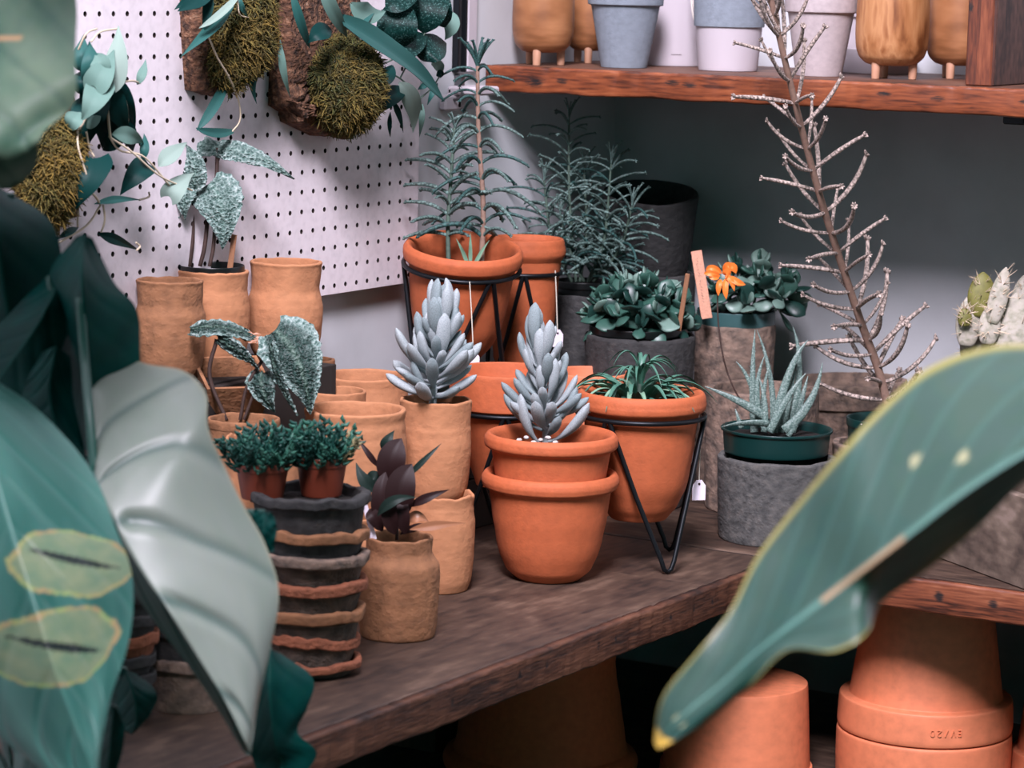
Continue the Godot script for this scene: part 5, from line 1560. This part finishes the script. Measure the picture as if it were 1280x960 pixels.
const OBO := [0.22, 0.34, 0.52, 0.76, 0.94, 1.0, 0.95, 0.72, 0.08]
func jades() -> void:
	var vars := [fleshy(0.34, 0.10, 0.12, OBO, 10, 12), fleshy(0.38, 0.10, 0.25, OBO, 10, 12), fleshy(0.31, 0.10, 0.0, OBO, 10, 12)]
	var bush := func(o: Node3D, c: Vector3, rad: Vector3, clusters: int, L: float, sd: int, mats: Array, soily: float) -> void:
		var r2 := RandomNumberGenerator.new()
		r2.seed = sd
		for i in clusters:
			var u := 1.0 - (i + 0.5) / clusters * 0.98
			var a := i * 2.39996
			var s := sqrt(1 - u * u)
			var v := Vector3(s * cos(a), u, s * sin(a))
			var tip := c + v * rad
			var foot := c + Vector3(v.x * rad.x * 0.3, -soily, v.z * rad.z * 0.3)
			strand(o, [foot, foot.lerp(tip, 0.5) + Vector3(0, 0.004, 0), tip], 0.0014, M.green_stem)
			var ax := (v + Vector3(0, 0.5, 0)).normalized()
			var s1 := ax.cross(Vector3(0.3, 0.2, 1)).normalized()
			for k in 6:
				var aa := PI * k + (PI / 2) * int(k / 2) + r2.randf() * 0.4
				var el: float = [0.1, 0.1, 0.55, 0.55, 1.1, 1.1][k]
				var h := s1 * cos(aa) + ax.cross(s1) * sin(aa)
				var dir := h * cos(el) + ax * sin(el)
				var kk: float = L * [1.05, 1.0, 1.0, 0.95, 0.7, 0.65][k] * r2.randf_range(0.85, 1.15)
				part(o, "leaf", vars[r2.randi() % 3], mats[r2.randi() % mats.size()], Transform3D(frame(dir, ax).scaled_local(Vector3.ONE * kk), tip - o.position - ax * 0.006 * int(2 - k / 2)))
	var p := P(798, 414, 4.03)
	var o := thing("jade_plant", "dense mound of round jade leaves in the wide dark grey pot", "potted plant", p - Vector3(0, 0.05, 0))
	part(o, "liner", lathe(plastic_prof(0.058, 0.069, 0.85, 0.2), 48), M.black_plastic)
	part(o, "soil", disc(0.065, 0.003, 17), M.soil, Transform3D(Basis(), Vector3(0, 0.05, 0)))
	bush.call(o, p + Vector3(0, 0.010, 0), Vector3(0.066, 0.058, 0.060), 27, 0.036, 5, [M.jade_leaf, M.jade_leaf, M.jade_dark, M.jade_light], 0.006)
	var mb := MB.new()
	mb.box(Vector3(0.0065, 0.082, 0.003), Vector3.ZERO, 0.0008)
	var st := thing("plant_stake", "plain narrow wooden stake stuck in the dense jade mound", "stake", P(854, 378, 3.965))
	st.rotation = Vector3(0.1, 0.4, -0.13)
	part(st, "stick", mb.mesh(), M.stake_wood)
	p = P(920, 391, 4.18)
	o = thing("jade_plant", "spreading jade plant in a blue-green plastic pot on the tall grey pot", "potted plant", p - Vector3(0, 0.05, 0))
	part(o, "pot", lathe(plastic_prof(0.055, 0.057, 0.88, 0.4), 44), M.blue_plastic)
	part(o, "soil", disc(0.053, 0.003, 18), M.soil, Transform3D(Basis(), Vector3(0, 0.049, 0)))
	bush.call(o, P(938, 385, 4.16), Vector3(0.055, 0.062, 0.045), 14, 0.037, 6, [M.jade_leaf, M.jade_light, M.jade_dark], 0.008)
	bush.call(o, P(975, 372, 4.12), Vector3(0.022, 0.03, 0.022), 4, 0.034, 8, [M.jade_leaf, M.jade_light, M.jade_dark], 0.02)
	# hand-lettered wooden tag
	mb = MB.new()
	mb.box(Vector3(0.0155, 0.098, 0.0018), Vector3.ZERO, 0.0007)
	st = thing("plant_label", "wide pale pink-brown wooden plant label with small handwriting beside the orange flower", "label", P(877, 356, 4.085))
	st.basis = Basis(cam_basis.z.normalized(), 0.19) * Basis(Vector3.UP, atan2(cam_basis.z.x, cam_basis.z.z))
	part(st, "stick", mb.mesh(), M.label_wood)
	var ink := MB.new()
	var r3 := RandomNumberGenerator.new()
	r3.seed = 9
	for i in 15:
		var y := 0.040 - i * 0.0042 - (0.004 if i > 6 else 0.0)
		var q := []
		for k in 4: q.append(Vector3(-0.0012 + r3.randf_range(-0.0014, 0.0014), y - k * 0.0009 + r3.randf_range(-0.0006, 0.0006), 0.0010))
		ink.tube(q, fill(4, 0.00022), fill(4, 0.00012), 4, Vector3(1, 0, 0))
	part(st, "handwriting", ink.mesh(), M.ink)

func small_plants() -> void:
	# strap-leaved plant in the front stand
	var b := P(796, 506, 3.673)
	var o := thing("strap_plant", "low rosette of arching narrow green leaves with a raised tuft in the front wire stand", "plant", b - Vector3(0, 0.012, 0))
	part(o, "soil", disc(0.066, 0.003, 19), M.soil, Transform3D(Basis(), Vector3(0, 0.004, 0)))
	var vars := []
	for k in 6:
		var L := 0.062 + 0.006 * k
		var up := 0.020 + 0.010 * (k % 3)
		vars.append(blade(Vector3.ZERO, Vector3(L * 0.45, up * 1.7, 0.002 * k), Vector3(L, up * 0.25, 0.004 * (k - 3)), 0.0047, Vector3.UP, "blade", 0.45, {"n": 16, "k": 5, "vein": Color(1.5, 1.5, 1.4)}))
	for i in 52:
		var a := i * 2.39996
		var rr := 0.008 + 0.012 * (i % 4) / 3.0
		part(o, "leaf", vars[i % 6], [M.strap_leaf, M.strap_light, M.strap_leaf][i % 3], Transform3D(Basis(Vector3.UP, a), Vector3(cos(a), 0, -sin(a)) * rr + Vector3(0, 0.008, 0)))
	part(o, "stem", taper([Vector3(0.002, 0.004, 0), Vector3(0.003, 0.03, 0), P(801, 468, 3.673) - o.position], 0.003, 0.0022), M.green_stem)
	for i in 22:
		var a := i * 2.39996
		var k := 0.75 - 0.25 * (i / 22.0)
		part(o, "leaf", vars[i % 6], M.strap_leaf, Transform3D(Basis(Vector3.UP, a).scaled_local(Vector3(k, k * 1.25, k)), P(801, 490 - i * 1.4, 3.673) - o.position))
	# rubber plant
	b = P(499, 672, 3.235)
	o = thing("rubber_plant", "young rubber plant with dark burgundy leaves in the stout front jar", "plant", b - Vector3(0, 0.015, 0))
	part(o, "soil", disc(0.033, 0.003, 20), M.soil, Transform3D(Basis(), Vector3(0, 0.004, 0)))
	var at := func(x: float, y: float, off: float) -> Vector3: return P(x, y, 3.235 - off)
	strand(o, [at.call(496, 675, 0.0), at.call(497, 630, 0.0), at.call(496, 575, 0.0)], 0.0022, M.brown_stem)
	var B: Material = M.rubber_leaf
	var G: Material = M.rubber_green
	var op := {"vein": Color(1.9, 1.6, 1.5), "edge": Color(1.3, 1.1, 1.0), "n": 18, "k": 9}
	for q in [[490, 604, 483, 575, 502, 548, 18, B, 0.01, "oval"], [503, 648, 492, 610, 515, 580, 19, B, 0.03, "oval"], [472, 615, 452, 604, 445, 578, 9, G, 0.005, "lance"], [474, 585, 462, 570, 445, 545, 4, B, 0.0, "lance"], [480, 565, 482, 552, 493, 538, 8, G, 0.0, "lance"], [475, 655, 472, 620, 482, 590, 11, B, 0.02, "oval"], [472, 645, 488, 618, 522, 622, 7, G, 0.045, "lance"], [510, 634, 535, 620, 562, 612, 6, B, 0.03, "lance"], [505, 600, 530, 575, 552, 554, 4, G, 0.0, "lance"], [494, 668, 480, 640, 492, 615, 10, B, 0.035, "oval"], [507, 668, 500, 640, 506, 622, 9, B, 0.03, "oval"], [500, 668, 520, 655, 555, 656, 5, B, 0.02, "lance"], [478, 664, 466, 640, 458, 640, 9, B, 0.02, "oval"], [460, 600, 470, 590, 473, 612, 9, G, 0.0, "oval"]]:
		op["sd"] = q[0] * 0.3
		leaf_on(o, [at.call(q[0], q[1], q[8]), at.call(q[2], q[3], q[8] + 0.015), at.call(q[4], q[5], q[8])], q[6], q[7], q[9], 0.2, op, Vector3(0.15 * sin(q[0]), 0.25, 0))
	leaf_on(o, [at.call(512, 662, 0.03), at.call(545, 655, 0.035), at.call(582, 654, 0.02)], 6, M.rubber_tan, "lance", 0.2, op)
	leaf_on(o, [at.call(510, 652, 0.02), at.call(520, 640, 0.03), at.call(536, 652, 0.02)], 8, M.rubber_tan, "ovate", 0.2, op, Vector3(0, 0.5, 0), "dry_leaf")
	var mb := MB.new()
	var tg := thing("plant_tag", "torn white plastic tag stuck in the rubber plant's jar", "tag", at.call(459, 650, 0.02))
	mb.box(Vector3(0.006, 0.046, 0.0006), Vector3(0.002, 0, 0), 0.0002, Vector3.RIGHT, Vector3.UP, 1.0, Basis(Vector3(0, 0, 1), 0.28))
	mb.box(Vector3(0.012, 0.009, 0.0006), Vector3(0.0, -0.018, 0.0012), 0.0002, Vector3.RIGHT, Vector3.UP, 1.0, Basis(Vector3(0, 0, 1), -0.3))
	part(tg, "strip", mb.mesh(), M.white_card, Transform3D(Basis(Vector3.UP, atan2(cam_basis.z.x, cam_basis.z.z)), Vector3.ZERO))

func aloe_and_cactus() -> void:
	var b := on_y(967, 672, BENCH)
	var d := dist(b)
	var rim := P(971, 535, d)
	var y0 := P(969, 566, d).y
	var o := thing("aloe", "speckled aloe with an orange flower stalk in a wide dark green plastic pot", "potted plant", Vector3(rim.x, y0 + 0.0005, rim.z))
	var R := 70 * d / FL
	part(o, "pot", lathe(plastic_prof(rim.y - y0, R, 0.93, 0.12), 56), M.green_plastic)
	part(o, "soil", disc(R * 0.94, 0.003, 23), M.soil, Transform3D(Basis(), Vector3(0, rim.y - y0 - 0.010, 0)))
	var at := func(x: float, y: float, off: float) -> Vector3: return P(x, y, d - off) - o.position
	for q in [[943, 540, 938, 470, 944, 412, 6.0, 0.0], [966, 538, 970, 470, 946, 412, 5.0, -0.01], [966, 540, 985, 450, 1010, 425, 7.5, 0.01], [985, 538, 1010, 460, 991, 408, 6.5, -0.02], [962, 540, 985, 490, 1008, 466, 6.0, 0.03], [980, 538, 1020, 510, 1028, 453, 8.0, 0.02], [955, 520, 925, 500, 881, 483, 7.0, 0.03], [960, 530, 935, 525, 901, 534, 6.0, 0.05], [944, 500, 935, 465, 920, 452, 3.5, 0.0], [950, 530, 940, 480, 956, 444, 5.0, 0.02], [972, 535, 985, 470, 998, 444, 5.5, -0.005], [926, 535, 924, 525, 919, 511, 3.0, 0.03], [958, 538, 948, 500, 962, 455, 5.5, 0.01], [975, 540, 985, 505, 995, 460, 7.0, -0.01], [985, 545, 1000, 525, 1003, 505, 4.0, 0.02], [955, 540, 960, 500, 948, 470, 5.0, 0.03], [990, 540, 1002, 500, 1010, 470, 6.0, -0.02]]:
		var pth := bez(at.call(q[0], q[1], q[7]), at.call(q[2], q[3], q[7] + 0.004), at.call(q[4], q[5], q[7]), 14)
		var rw := []
		var rt := []
		for i in 14:
			var t := i / 13.0
			var k: float = 0.78 * q[6] * d / FL * (1.0 - pow(t, 1.9)) + 0.0004
			rw.append(k); rt.append(k * 0.5)
		var mb := MB.new()
		mb.tube(pth, rw, rt, 9, cam_basis.x)
		# little teeth along both edges
		for i in range(1, 12):
			for s in [-1, 1]:
				var e: Vector3 = pth[i] + cam_basis.x * s * rw[i] * 0.95
				mb.tube([e, e + cam_basis.x * s * 0.0014 + Vector3(0, 0.001, 0)], [0.0007, 0.0001], [0.0004, 0.0001], 4)
		part(o, "leaf", mb.mesh(), M.aloe_leaf)
	var w := []
	for q in [[955, 540], [950, 514], [928, 502], [914, 478], [904, 446], [898, 405], [897, 366], [900, 352]]: w.append(P(q[0], q[1], d - 0.01 if q[1] > 500 else d + 0.06))
	strand(o, w, 0.0011, M.brown_stem, "flower_stalk")
	var fp := func(x: float, y: float, off: float) -> Vector3: return P(x, y, d + 0.06 - off)
	for q in [[902, 342, 890, 330, 882, 338, 4.0], [900, 345, 888, 340, 880, 342, 4.0], [902, 350, 897, 354, 898, 370, 3.6], [908, 348, 905, 358, 908, 374, 3.8], [912, 346, 918, 352, 932, 356, 4.2], [908, 340, 916, 326, 920, 342, 5.5], [912, 348, 922, 352, 926, 358, 3.6], [905, 340, 910, 328, 913, 334, 5.0], [906, 346, 914, 344, 918, 364, 3.6], [899, 346, 892, 348, 886, 345, 3.4], [906, 344, 908, 340, 912, 345, 6.0]]:
		leaf_on(o, [fp.call(q[0], q[1], 0.01), fp.call(q[2], q[3], 0.02), fp.call(q[4], q[5], 0.012)], q[6], M.petal, "oval", 0.35, {"n": 10, "k": 7, "vein": Color(1.2, 1.2, 1.2), "edge": Color(1.1, 1.3, 1.6)}, Vector3.ZERO, "petal")
	# prickly pear behind the big leaf
	d = 3.95
	var c := rim_at(1245, 478, d, 52, BENCH)
	o = thing("prickly_pear", "spiny pale prickly pear cactus with a yellow-green pad at the right edge", "potted plant", c.at)
	part(o, "pot", lathe(cyl_prof(c.H, c.R, 0.88, 0.1), 44, 0.001, 0.001, 120), M.old_brown)
	part(o, "soil", disc(c.R * 0.88, 0.003, 24), M.soil, Transform3D(Basis(), Vector3(0, c.H - 0.012, 0)))
	var r2 := RandomNumberGenerator.new()
	r2.seed = 12
	var pads := [[1232, 478, 1236, 372, 34, 0.0, "cactus"], [1262, 478, 1272, 366, 30, 0.03, "cactus"], [1208, 432, 1214, 368, 16, 0.03, "cactus"], [1226, 396, 1229, 340, 18, 0.034, "cactus_green"], [1240, 404, 1258, 334, 12, 0.05, "cactus"], [1206, 408, 1206, 384, 9, 0.045, "cactus_green"], [1276, 400, 1284, 342, 16, 0.0, "cactus"], [1234, 430, 1240, 380, 14, 0.045, "cactus"]]
	for q in pads:
		var a := P(q[0], q[1], d - q[5]) - o.position
		var e := P(q[2], q[3], d - q[5]) - o.position
		var rw := []
		var rt := []
		var pth := []
		for i in 15:
			var t := i / 14.0
			pth.append(a.lerp(e, t))
			var k: float = q[4] * d / FL * (pow(sin(PI * clampf(0.12 + 0.88 * t, 0, 1)), 0.6) if i < 14 else 0.08)
			rw.append(k); rt.append(k * 0.42)
		var mb := MB.new()
		mb.tube(pth, rw, rt, 16, cam_basis.x)
		var pad := part(o, "pad", mb.mesh(), M[q[6]])
		var sp := MB.new()
		for i in 16:
			var t := r2.randf_range(0.15, 0.97)
			var s := r2.randf_range(-1, 1)
			var k: float = q[4] * d / FL * pow(sin(PI * (0.12 + 0.88 * t)), 0.6)
			var face := cam_basis.z * 0.42 * k * sqrt(maxf(0.0, 1 - s * s))
			var p0 := a.lerp(e, t) + cam_basis.x * s * k * 0.97 + face
			var out := (cam_basis.x * s + cam_basis.z * 0.4 + Vector3(0, t - 0.3, 0)).normalized()
			for v in 2:
				var dirv := (out + Vector3(r2.randf_range(-0.4, 0.4), r2.randf_range(-0.4, 0.4), r2.randf_range(-0.4, 0.4))).normalized()
				sp.tube([p0, p0 + dirv * r2.randf_range(0.008, 0.018)], [0.0006, 0.0002], [0.0006, 0.0002], 4)
		part(pad, "spines", sp.mesh(), M.spine)

# ---------------------------------------------------------------- the big leaves in front
func lin(r: float, g_: float, b: float) -> Color: return Color(r, g_, b).srgb_to_linear()
func foreground() -> void:
	var crown := P(30, 1010, 2.42)
	var floor_at := Vector3(crown.x, 0, crown.z)
	var o := thing("philodendron", "large-leaved philodendron filling the left edge of the view, its leaves torn and glossy", "potted plant", floor_at)
	var H := crown.y - 0.06
	part(o, "pot", lathe(band_prof(H, 0.16, 0.7), 48), M.smooth_terra)
	part(o, "soil", disc(0.145, 0.006, 30), M.soil, Transform3D(Basis(), Vector3(0, H - 0.02, 0)))
	var off := -o.position
	strand(o, [crown - Vector3(0, 0.09, 0), crown, P(45, 800, 2.6), P(60, 600, 2.66), P(50, 420, 2.66)], 0.012, M.petiole)
	var deep := lin(0.01, 0.18, 0.165)
	var mid := lin(0.07, 0.245, 0.215)
	var pale := lin(0.35, 0.40, 0.36)
	var light := lin(0.215, 0.37, 0.335)
	# front left leaf with the two eye-shaped wounds
	var sore := func(t: float, s: float) -> float:   # 1 inside a wound, 2 on its rim, 3 in its slit
		for q in [[0.452, 0.50, 0.064, 0.54, 0.010], [0.605, 0.18, 0.066, 0.62, 0.012]]:
			var dt: float = (t - q[0]) / q[2]
			var ds: float = (s - q[1]) / q[3]
			var r: float = sqrt(dt * dt + ds * ds) + 0.22 * fn.get_noise_2d(t * 900, s * 120)
			if r < 1.0:
				var slit: float = absf(dt - 0.55 * ds + 0.05) - 0.13 * (1.0 - ds * ds / 0.64) - 0.02 * fn.get_noise_2d(s * 200, q[0] * 900)
				if slit < 0.0 and absf(ds) < 0.8: return 3.0
				return 1.0
			if r < 1.10: return 2.0
		return 0.0
	var c1 := func(t: float, s: float, v: float) -> Color:
		var c := mid.lerp(light, clampf(0.25 + 0.9 * fn.get_noise_2d(t * 160 - absf(s) * 60.0, s * 90), 0, 1))
		c = c.lerp(light, 0.25 * v)
		if absf(s) < 0.02: c = c.lerp(light, 0.5)
		var w: float = sore.call(t, s)
		if w == 1.0: c = lin(0.34, 0.385, 0.29).lerp(lin(0.27, 0.35, 0.27), 0.5 + fn.get_noise_2d(t * 2000, s * 300))
		elif w == 2.0: c = lin(0.38, 0.45, 0.27).lerp(lin(0.44, 0.38, 0.26), clampf(0.5 + 1.5 * fn.get_noise_2d(t * 900, s * 300), 0, 1))
		elif w == 3.0: c = lin(0.02, 0.07, 0.08)
		return c
	var rows := pxrows([[-150, 440, 2.40, -70, 440, 2.34, -10, 470, 2.40], [-160, 500, 2.38, -40, 500, 2.30, 50, 515, 2.36], [-160, 575, 2.36, -10, 580, 2.26, 115, 588, 2.33], [-150, 650, 2.34, 12, 655, 2.23, 146, 658, 2.30], [-120, 740, 2.32, 38, 740, 2.20, 165, 722, 2.27], [-80, 830, 2.30, 66, 830, 2.18, 162, 800, 2.24], [-20, 905, 2.26, 94, 905, 2.17, 140, 872, 2.21], [60, 965, 2.2, 114, 958, 2.16, 124, 945, 2.17], [119, 992, 2.15, 120, 990, 2.15, 121, 988, 2.15]])
	part(o, "leaf", moved(big_leaf(rows, 0.05, 0.002, 8.0, c1, 260, 121, -2.6, 0.006), off), M.big_leaf, Transform3D(), "teal leaf with two eye-shaped wounds")
	# pale glossy leaf in the middle
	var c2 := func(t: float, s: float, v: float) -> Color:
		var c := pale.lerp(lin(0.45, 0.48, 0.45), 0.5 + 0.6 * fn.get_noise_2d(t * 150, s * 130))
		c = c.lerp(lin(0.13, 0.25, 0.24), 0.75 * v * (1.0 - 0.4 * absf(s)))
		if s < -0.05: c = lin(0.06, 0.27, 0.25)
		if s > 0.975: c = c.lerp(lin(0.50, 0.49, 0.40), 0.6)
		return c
	rows = pxrows([[110, 560, 2.44, 117, 586, 2.42, 112, 444, 2.52], [108, 580, 2.44, 119, 592, 2.40, 142, 440, 2.52], [112, 600, 2.44, 122, 602, 2.39, 185, 455, 2.50], [118, 622, 2.44, 127, 618, 2.38, 232, 464, 2.48], [128, 650, 2.44, 138, 640, 2.37, 260, 492, 2.46], [143, 690, 2.44, 155, 676, 2.36, 263, 540, 2.43], [168, 735, 2.44, 180, 718, 2.35, 300, 622, 2.42], [202, 785, 2.44, 214, 768, 2.34, 334, 682, 2.42], [238, 835, 2.44, 248, 822, 2.34, 350, 742, 2.41], [272, 885, 2.42, 280, 874, 2.34, 338, 812, 2.39], [300, 930, 2.38, 304, 922, 2.34, 323, 875, 2.37], [312, 944, 2.35, 313, 942, 2.35, 314, 938, 2.35]])
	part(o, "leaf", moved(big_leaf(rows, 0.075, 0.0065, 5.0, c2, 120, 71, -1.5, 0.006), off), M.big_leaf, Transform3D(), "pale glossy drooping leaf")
	# top left
	var c3 := func(t: float, s: float, v: float) -> Color:
		var c := lin(0.17, 0.27, 0.22).lerp(lin(0.30, 0.36, 0.30), clampf(0.5 + 1.2 * fn.get_noise_2d(t * 220, s * 90), 0, 1))
		if absf(t - 0.27 - 0.03 * s) < 0.007 * (1.0 - s) and s < 0.4: c = c.lerp(lin(0.60, 0.45, 0.32), 0.7)
		return c.lerp(deep, 0.35 * v)
	rows = pxrows([[-150, -80, 2.36, -30, -70, 2.34, 84, -60, 2.36], [-150, 0, 2.30, -25, 0, 2.27, 93, 0, 2.28], [-140, 70, 2.25, -22, 70, 2.21, 97, 70, 2.21], [-120, 120, 2.22, -18, 125, 2.17, 92, 122, 2.17], [-90, 170, 2.22, -12, 178, 2.15, 58, 166, 2.17], [-60, 205, 2.22, -10, 212, 2.16, 44, 204, 2.18], [-20, 236, 2.23, 2, 238, 2.20, 18, 236, 2.20]])
	part(o, "leaf", moved(big_leaf(rows, 0.03, 0.0025, 4.0, c3, 80, 41, -1.2, 0.012), off), M.big_leaf_dull, Transform3D(), "olive-teal leaf in the upper left corner")
	var dk := func(t: float, s: float, v: float) -> Color:
		var c := deep.lerp(lin(0.03, 0.24, 0.22), clampf(0.4 + fn.get_noise_2d(t * 250, s * 90), 0, 1))
		if absf(s) < 0.03: c = lin(0.08, 0.27, 0.25)
		return c.lerp(lin(0.06, 0.25, 0.23), 0.3 * v)
	for q in [
		[[-90, 225, 2.55, -30, 232, 2.52, 12, 240, 2.56], [-90, 290, 2.56, -5, 295, 2.5, 64, 278, 2.55], [-80, 350, 2.58, 5, 360, 2.52, 80, 338, 2.56], [-70, 430, 2.6, 20, 440, 2.55, 84, 430, 2.6], [-60, 540, 2.62, 30, 540, 2.58, 100, 540, 2.62], [10, 600, 2.62, 40, 600, 2.62, 80, 590, 2.62]],
		[[94, 296, 2.46, 104, 292, 2.46, 116, 298, 2.46], [64, 340, 2.50, 102, 345, 2.43, 142, 352, 2.47], [70, 395, 2.54, 106, 400, 2.44, 170, 384, 2.49], [78, 450, 2.54, 112, 450, 2.46, 175, 428, 2.5], [88, 500, 2.54, 114, 505, 2.48, 172, 480, 2.51], [100, 560, 2.53, 116, 565, 2.5, 140, 560, 2.52]],
		[[62, 342, 2.52, 76, 346, 2.5, 94, 352, 2.5], [18, 386, 2.52, 48, 404, 2.48, 84, 420, 2.5], [-24, 430, 2.54, 14, 452, 2.5, 52, 478, 2.5], [-60, 480, 2.54, -20, 500, 2.52, 20, 520, 2.52]],
		[[52, 440, 2.49, 70, 432, 2.48, 88, 446, 2.49], [30, 486, 2.5, 62, 490, 2.48, 92, 500, 2.5], [34, 512, 2.5, 74, 548, 2.48, 108, 572, 2.5], [70, 580, 2.5, 90, 590, 2.5, 112, 600, 2.5]],
		[[326, 812, 2.60, 338, 812, 2.58, 350, 816, 2.60], [306, 860, 2.62, 336, 858, 2.57, 391, 848, 2.6], [308, 900, 2.62, 340, 900, 2.57, 384, 885, 2.6], [312, 935, 2.62, 346, 936, 2.58, 372, 915, 2.6], [318, 955, 2.62, 352, 955, 2.6, 396, 942, 2.61], [330, 985, 2.62, 350, 990, 2.6, 370, 980, 2.6]],
		[[318, 636, 2.56, 330, 640, 2.56, 340, 640, 2.56], [312, 662, 2.57, 330, 665, 2.55, 346, 660, 2.56], [316, 690, 2.57, 330, 692, 2.56, 342, 690, 2.56]],
		[[132, 880, 2.36, 142, 882, 2.35, 150, 892, 2.36], [118, 920, 2.38, 138, 925, 2.35, 156, 916, 2.36], [120, 965, 2.38, 134, 968, 2.36, 148, 958, 2.36], [126, 1000, 2.38, 130, 1004, 2.37, 134, 1000, 2.37]],
		[[146, 830, 2.62, 156, 836, 2.60, 170, 842, 2.62], [140, 870, 2.63, 168, 872, 2.60, 196, 866, 2.62], [148, 900, 2.63, 170, 904, 2.61, 188, 892, 2.62], [158, 915, 2.63, 164, 918, 2.62, 170, 914, 2.62]]]:
		part(o, "leaf", moved(big_leaf(pxrows(q), 0.05, 0.0016, 5.0, dk, 50, 31, -1.6, 0.002), off), M.big_leaf_dull, Transform3D())
	# taller leaves of the same plant, above the view; they shade the near end of the bench
	for q in [[Vector3(0.82, 1.86, 1.92), Vector3(0.93, 1.84, 2.25), 0.40, 0.15], [Vector3(0.70, 2.03, 2.00), Vector3(0.68, 1.97, 2.30), 0.34, 0.12]]:
		var tip: Vector3 = q[0]
		var st: Vector3 = q[1]
		part(o, "leaf", moved(blade(st, st.lerp(tip, 0.5) + Vector3(0, 0.06, 0), tip, q[3], Vector3(0.2, 1, 0.3), "heart", 0.15, {"n": 18, "k": 11, "lobe": 0.4}), off), M.teal_leaf)
		strand(o, [st, st + Vector3(-0.15, 0.06, 0.10), Vector3(0.45, 1.78, 2.48), Vector3(0.47, 1.2, 2.42), crown], 0.005, M.petiole, "stalk")
	# leaf stalks
	for q in [[[100, 372, 2.44], [106, 450, 2.44], [112, 520, 2.42], [118, 590, 2.41]], [[118, 590, 2.43], [95, 720, 2.50], [60, 880, 2.48], [34, 1010, 2.42]], [[62, 345, 2.50], [72, 400, 2.51], [60, 520, 2.6], [40, 800, 2.55], [32, 1010, 2.43]], [[-70, 440, 2.36], [-80, 700, 2.5], [-20, 900, 2.5], [24, 1010, 2.43]], [[-30, -70, 2.16], [-60, 300, 2.5], [-10, 800, 2.55], [20, 1010, 2.44]], [[336, 815, 2.6], [300, 735, 2.62], [220, 660, 2.62], [130, 640, 2.56], [70, 800, 2.52], [40, 1020, 2.43]], [[329, 642, 2.57], [250, 640, 2.62], [150, 640, 2.58], [80, 780, 2.54], [40, 1015, 2.44]], [[142, 884, 2.37], [110, 960, 2.40], [40, 1010, 2.42]], [[156, 838, 2.62], [120, 850, 2.58], [60, 930, 2.5], [40, 1010, 2.43]], [[14, 242, 2.55], [-10, 500, 2.62], [10, 900, 2.56], [26, 1010, 2.43]], [[110, 592, 2.5], [90, 760, 2.55], [34, 1010, 2.43]]]:
		var w := []
		for p in q: w.append(P(p[0], p[1], p[2]))
		strand(o, w, 0.0042, M.petiole, "stalk")
	# the single leaf reaching in from the right, out of focus
	var base := P(1420, 1000, 1.72)
	var r := thing("elephant_ear", "blurred large blue-green leaf with a yellow margin reaching in from the right", "potted plant", Vector3(base.x, 0, base.z))
	off = -r.position
	H = base.y - 0.08
	part(r, "pot", lathe(band_prof(H, 0.13, 0.7), 48), M.smooth_terra)
	part(r, "soil", disc(0.115, 0.006, 31), M.soil, Transform3D(Basis(), Vector3(0, H - 0.02, 0)))
	var c4 := func(t: float, s: float, v: float) -> Color:
		var c := lin(0.06, 0.20, 0.17).lerp(lin(0.185, 0.265, 0.225), clampf(0.2 + t * 0.5 + 0.7 * fn.get_noise_2d(t * 260, s * 70), 0, 1))
		if s > 0.0 and t > 0.5: c = lin(0.10, 0.22, 0.17).lerp(lin(0.22, 0.30, 0.22), clampf(0.3 + fn.get_noise_2d(t * 300, 20.0), 0, 1))
		c = c.lerp(lin(0.32, 0.47, 0.43), 0.7 * (1.0 - sm(0.0, 0.07, absf(s))))
		c = c.lerp(lin(0.24, 0.40, 0.37), 0.2 * v)
		if absf(s) < 0.03 and t > 0.42 and t < 0.62: c = c.lerp(lin(0.58, 0.46, 0.34), 0.75)
		var e := sm(0.93, 0.975, absf(s))
		c = c.lerp(lin(0.46, 0.44, 0.24), e)
		if t < 0.03: c = c.lerp(lin(0.75, 0.60, 0.22), 0.7)
		for q in [[0.075, 0.35], [0.085, -0.15], [0.67, -0.45], [0.74, -0.25]]:
			if Vector2((t - q[0]) * 5.0, (s - q[1]) * 0.9).length() < 0.045: c = lin(0.50, 0.50, 0.38)
		return c
	rows = pxrows([[819, 930, 1.80, 820, 932, 1.80, 822, 933, 1.80], [829, 872, 1.81, 850, 898, 1.79, 880, 906, 1.78], [866, 818, 1.815, 902, 855, 1.785, 936, 862, 1.765], [912, 762, 1.82, 950, 812, 1.775, 984, 812, 1.755], [946, 700, 1.825, 996, 776, 1.765, 1040, 812, 1.735], [992, 636, 1.83, 1046, 738, 1.755, 1084, 792, 1.725], [1046, 566, 1.82, 1090, 706, 1.735, 1104, 756, 1.77], [1100, 508, 1.83, 1140, 668, 1.725, 1152, 716, 1.78], [1166, 458, 1.83, 1202, 620, 1.72, 1216, 660, 1.78], [1252, 431, 1.83, 1272, 574, 1.715, 1284, 600, 1.77], [1345, 440, 1.82, 1350, 530, 1.71, 1358, 556, 1.75], [1405, 480, 1.75, 1408, 500, 1.71, 1412, 510, 1.73]])
	part(r, "leaf", moved(big_leaf(rows, 0.03, 0.0008, 9.0, c4, 150, 81, -2.5, 0.012), off), M.big_leaf, Transform3D())
	var w := []
	for p in [[1408, 500, 1.71], [1440, 600, 1.72], [1440, 800, 1.73], [1422, 1000, 1.72], [1420, 1060, 1.72]]: w.append(P(p[0], p[1], p[2]))
	strand(r, w, 0.006, M.petiole, "stalk")
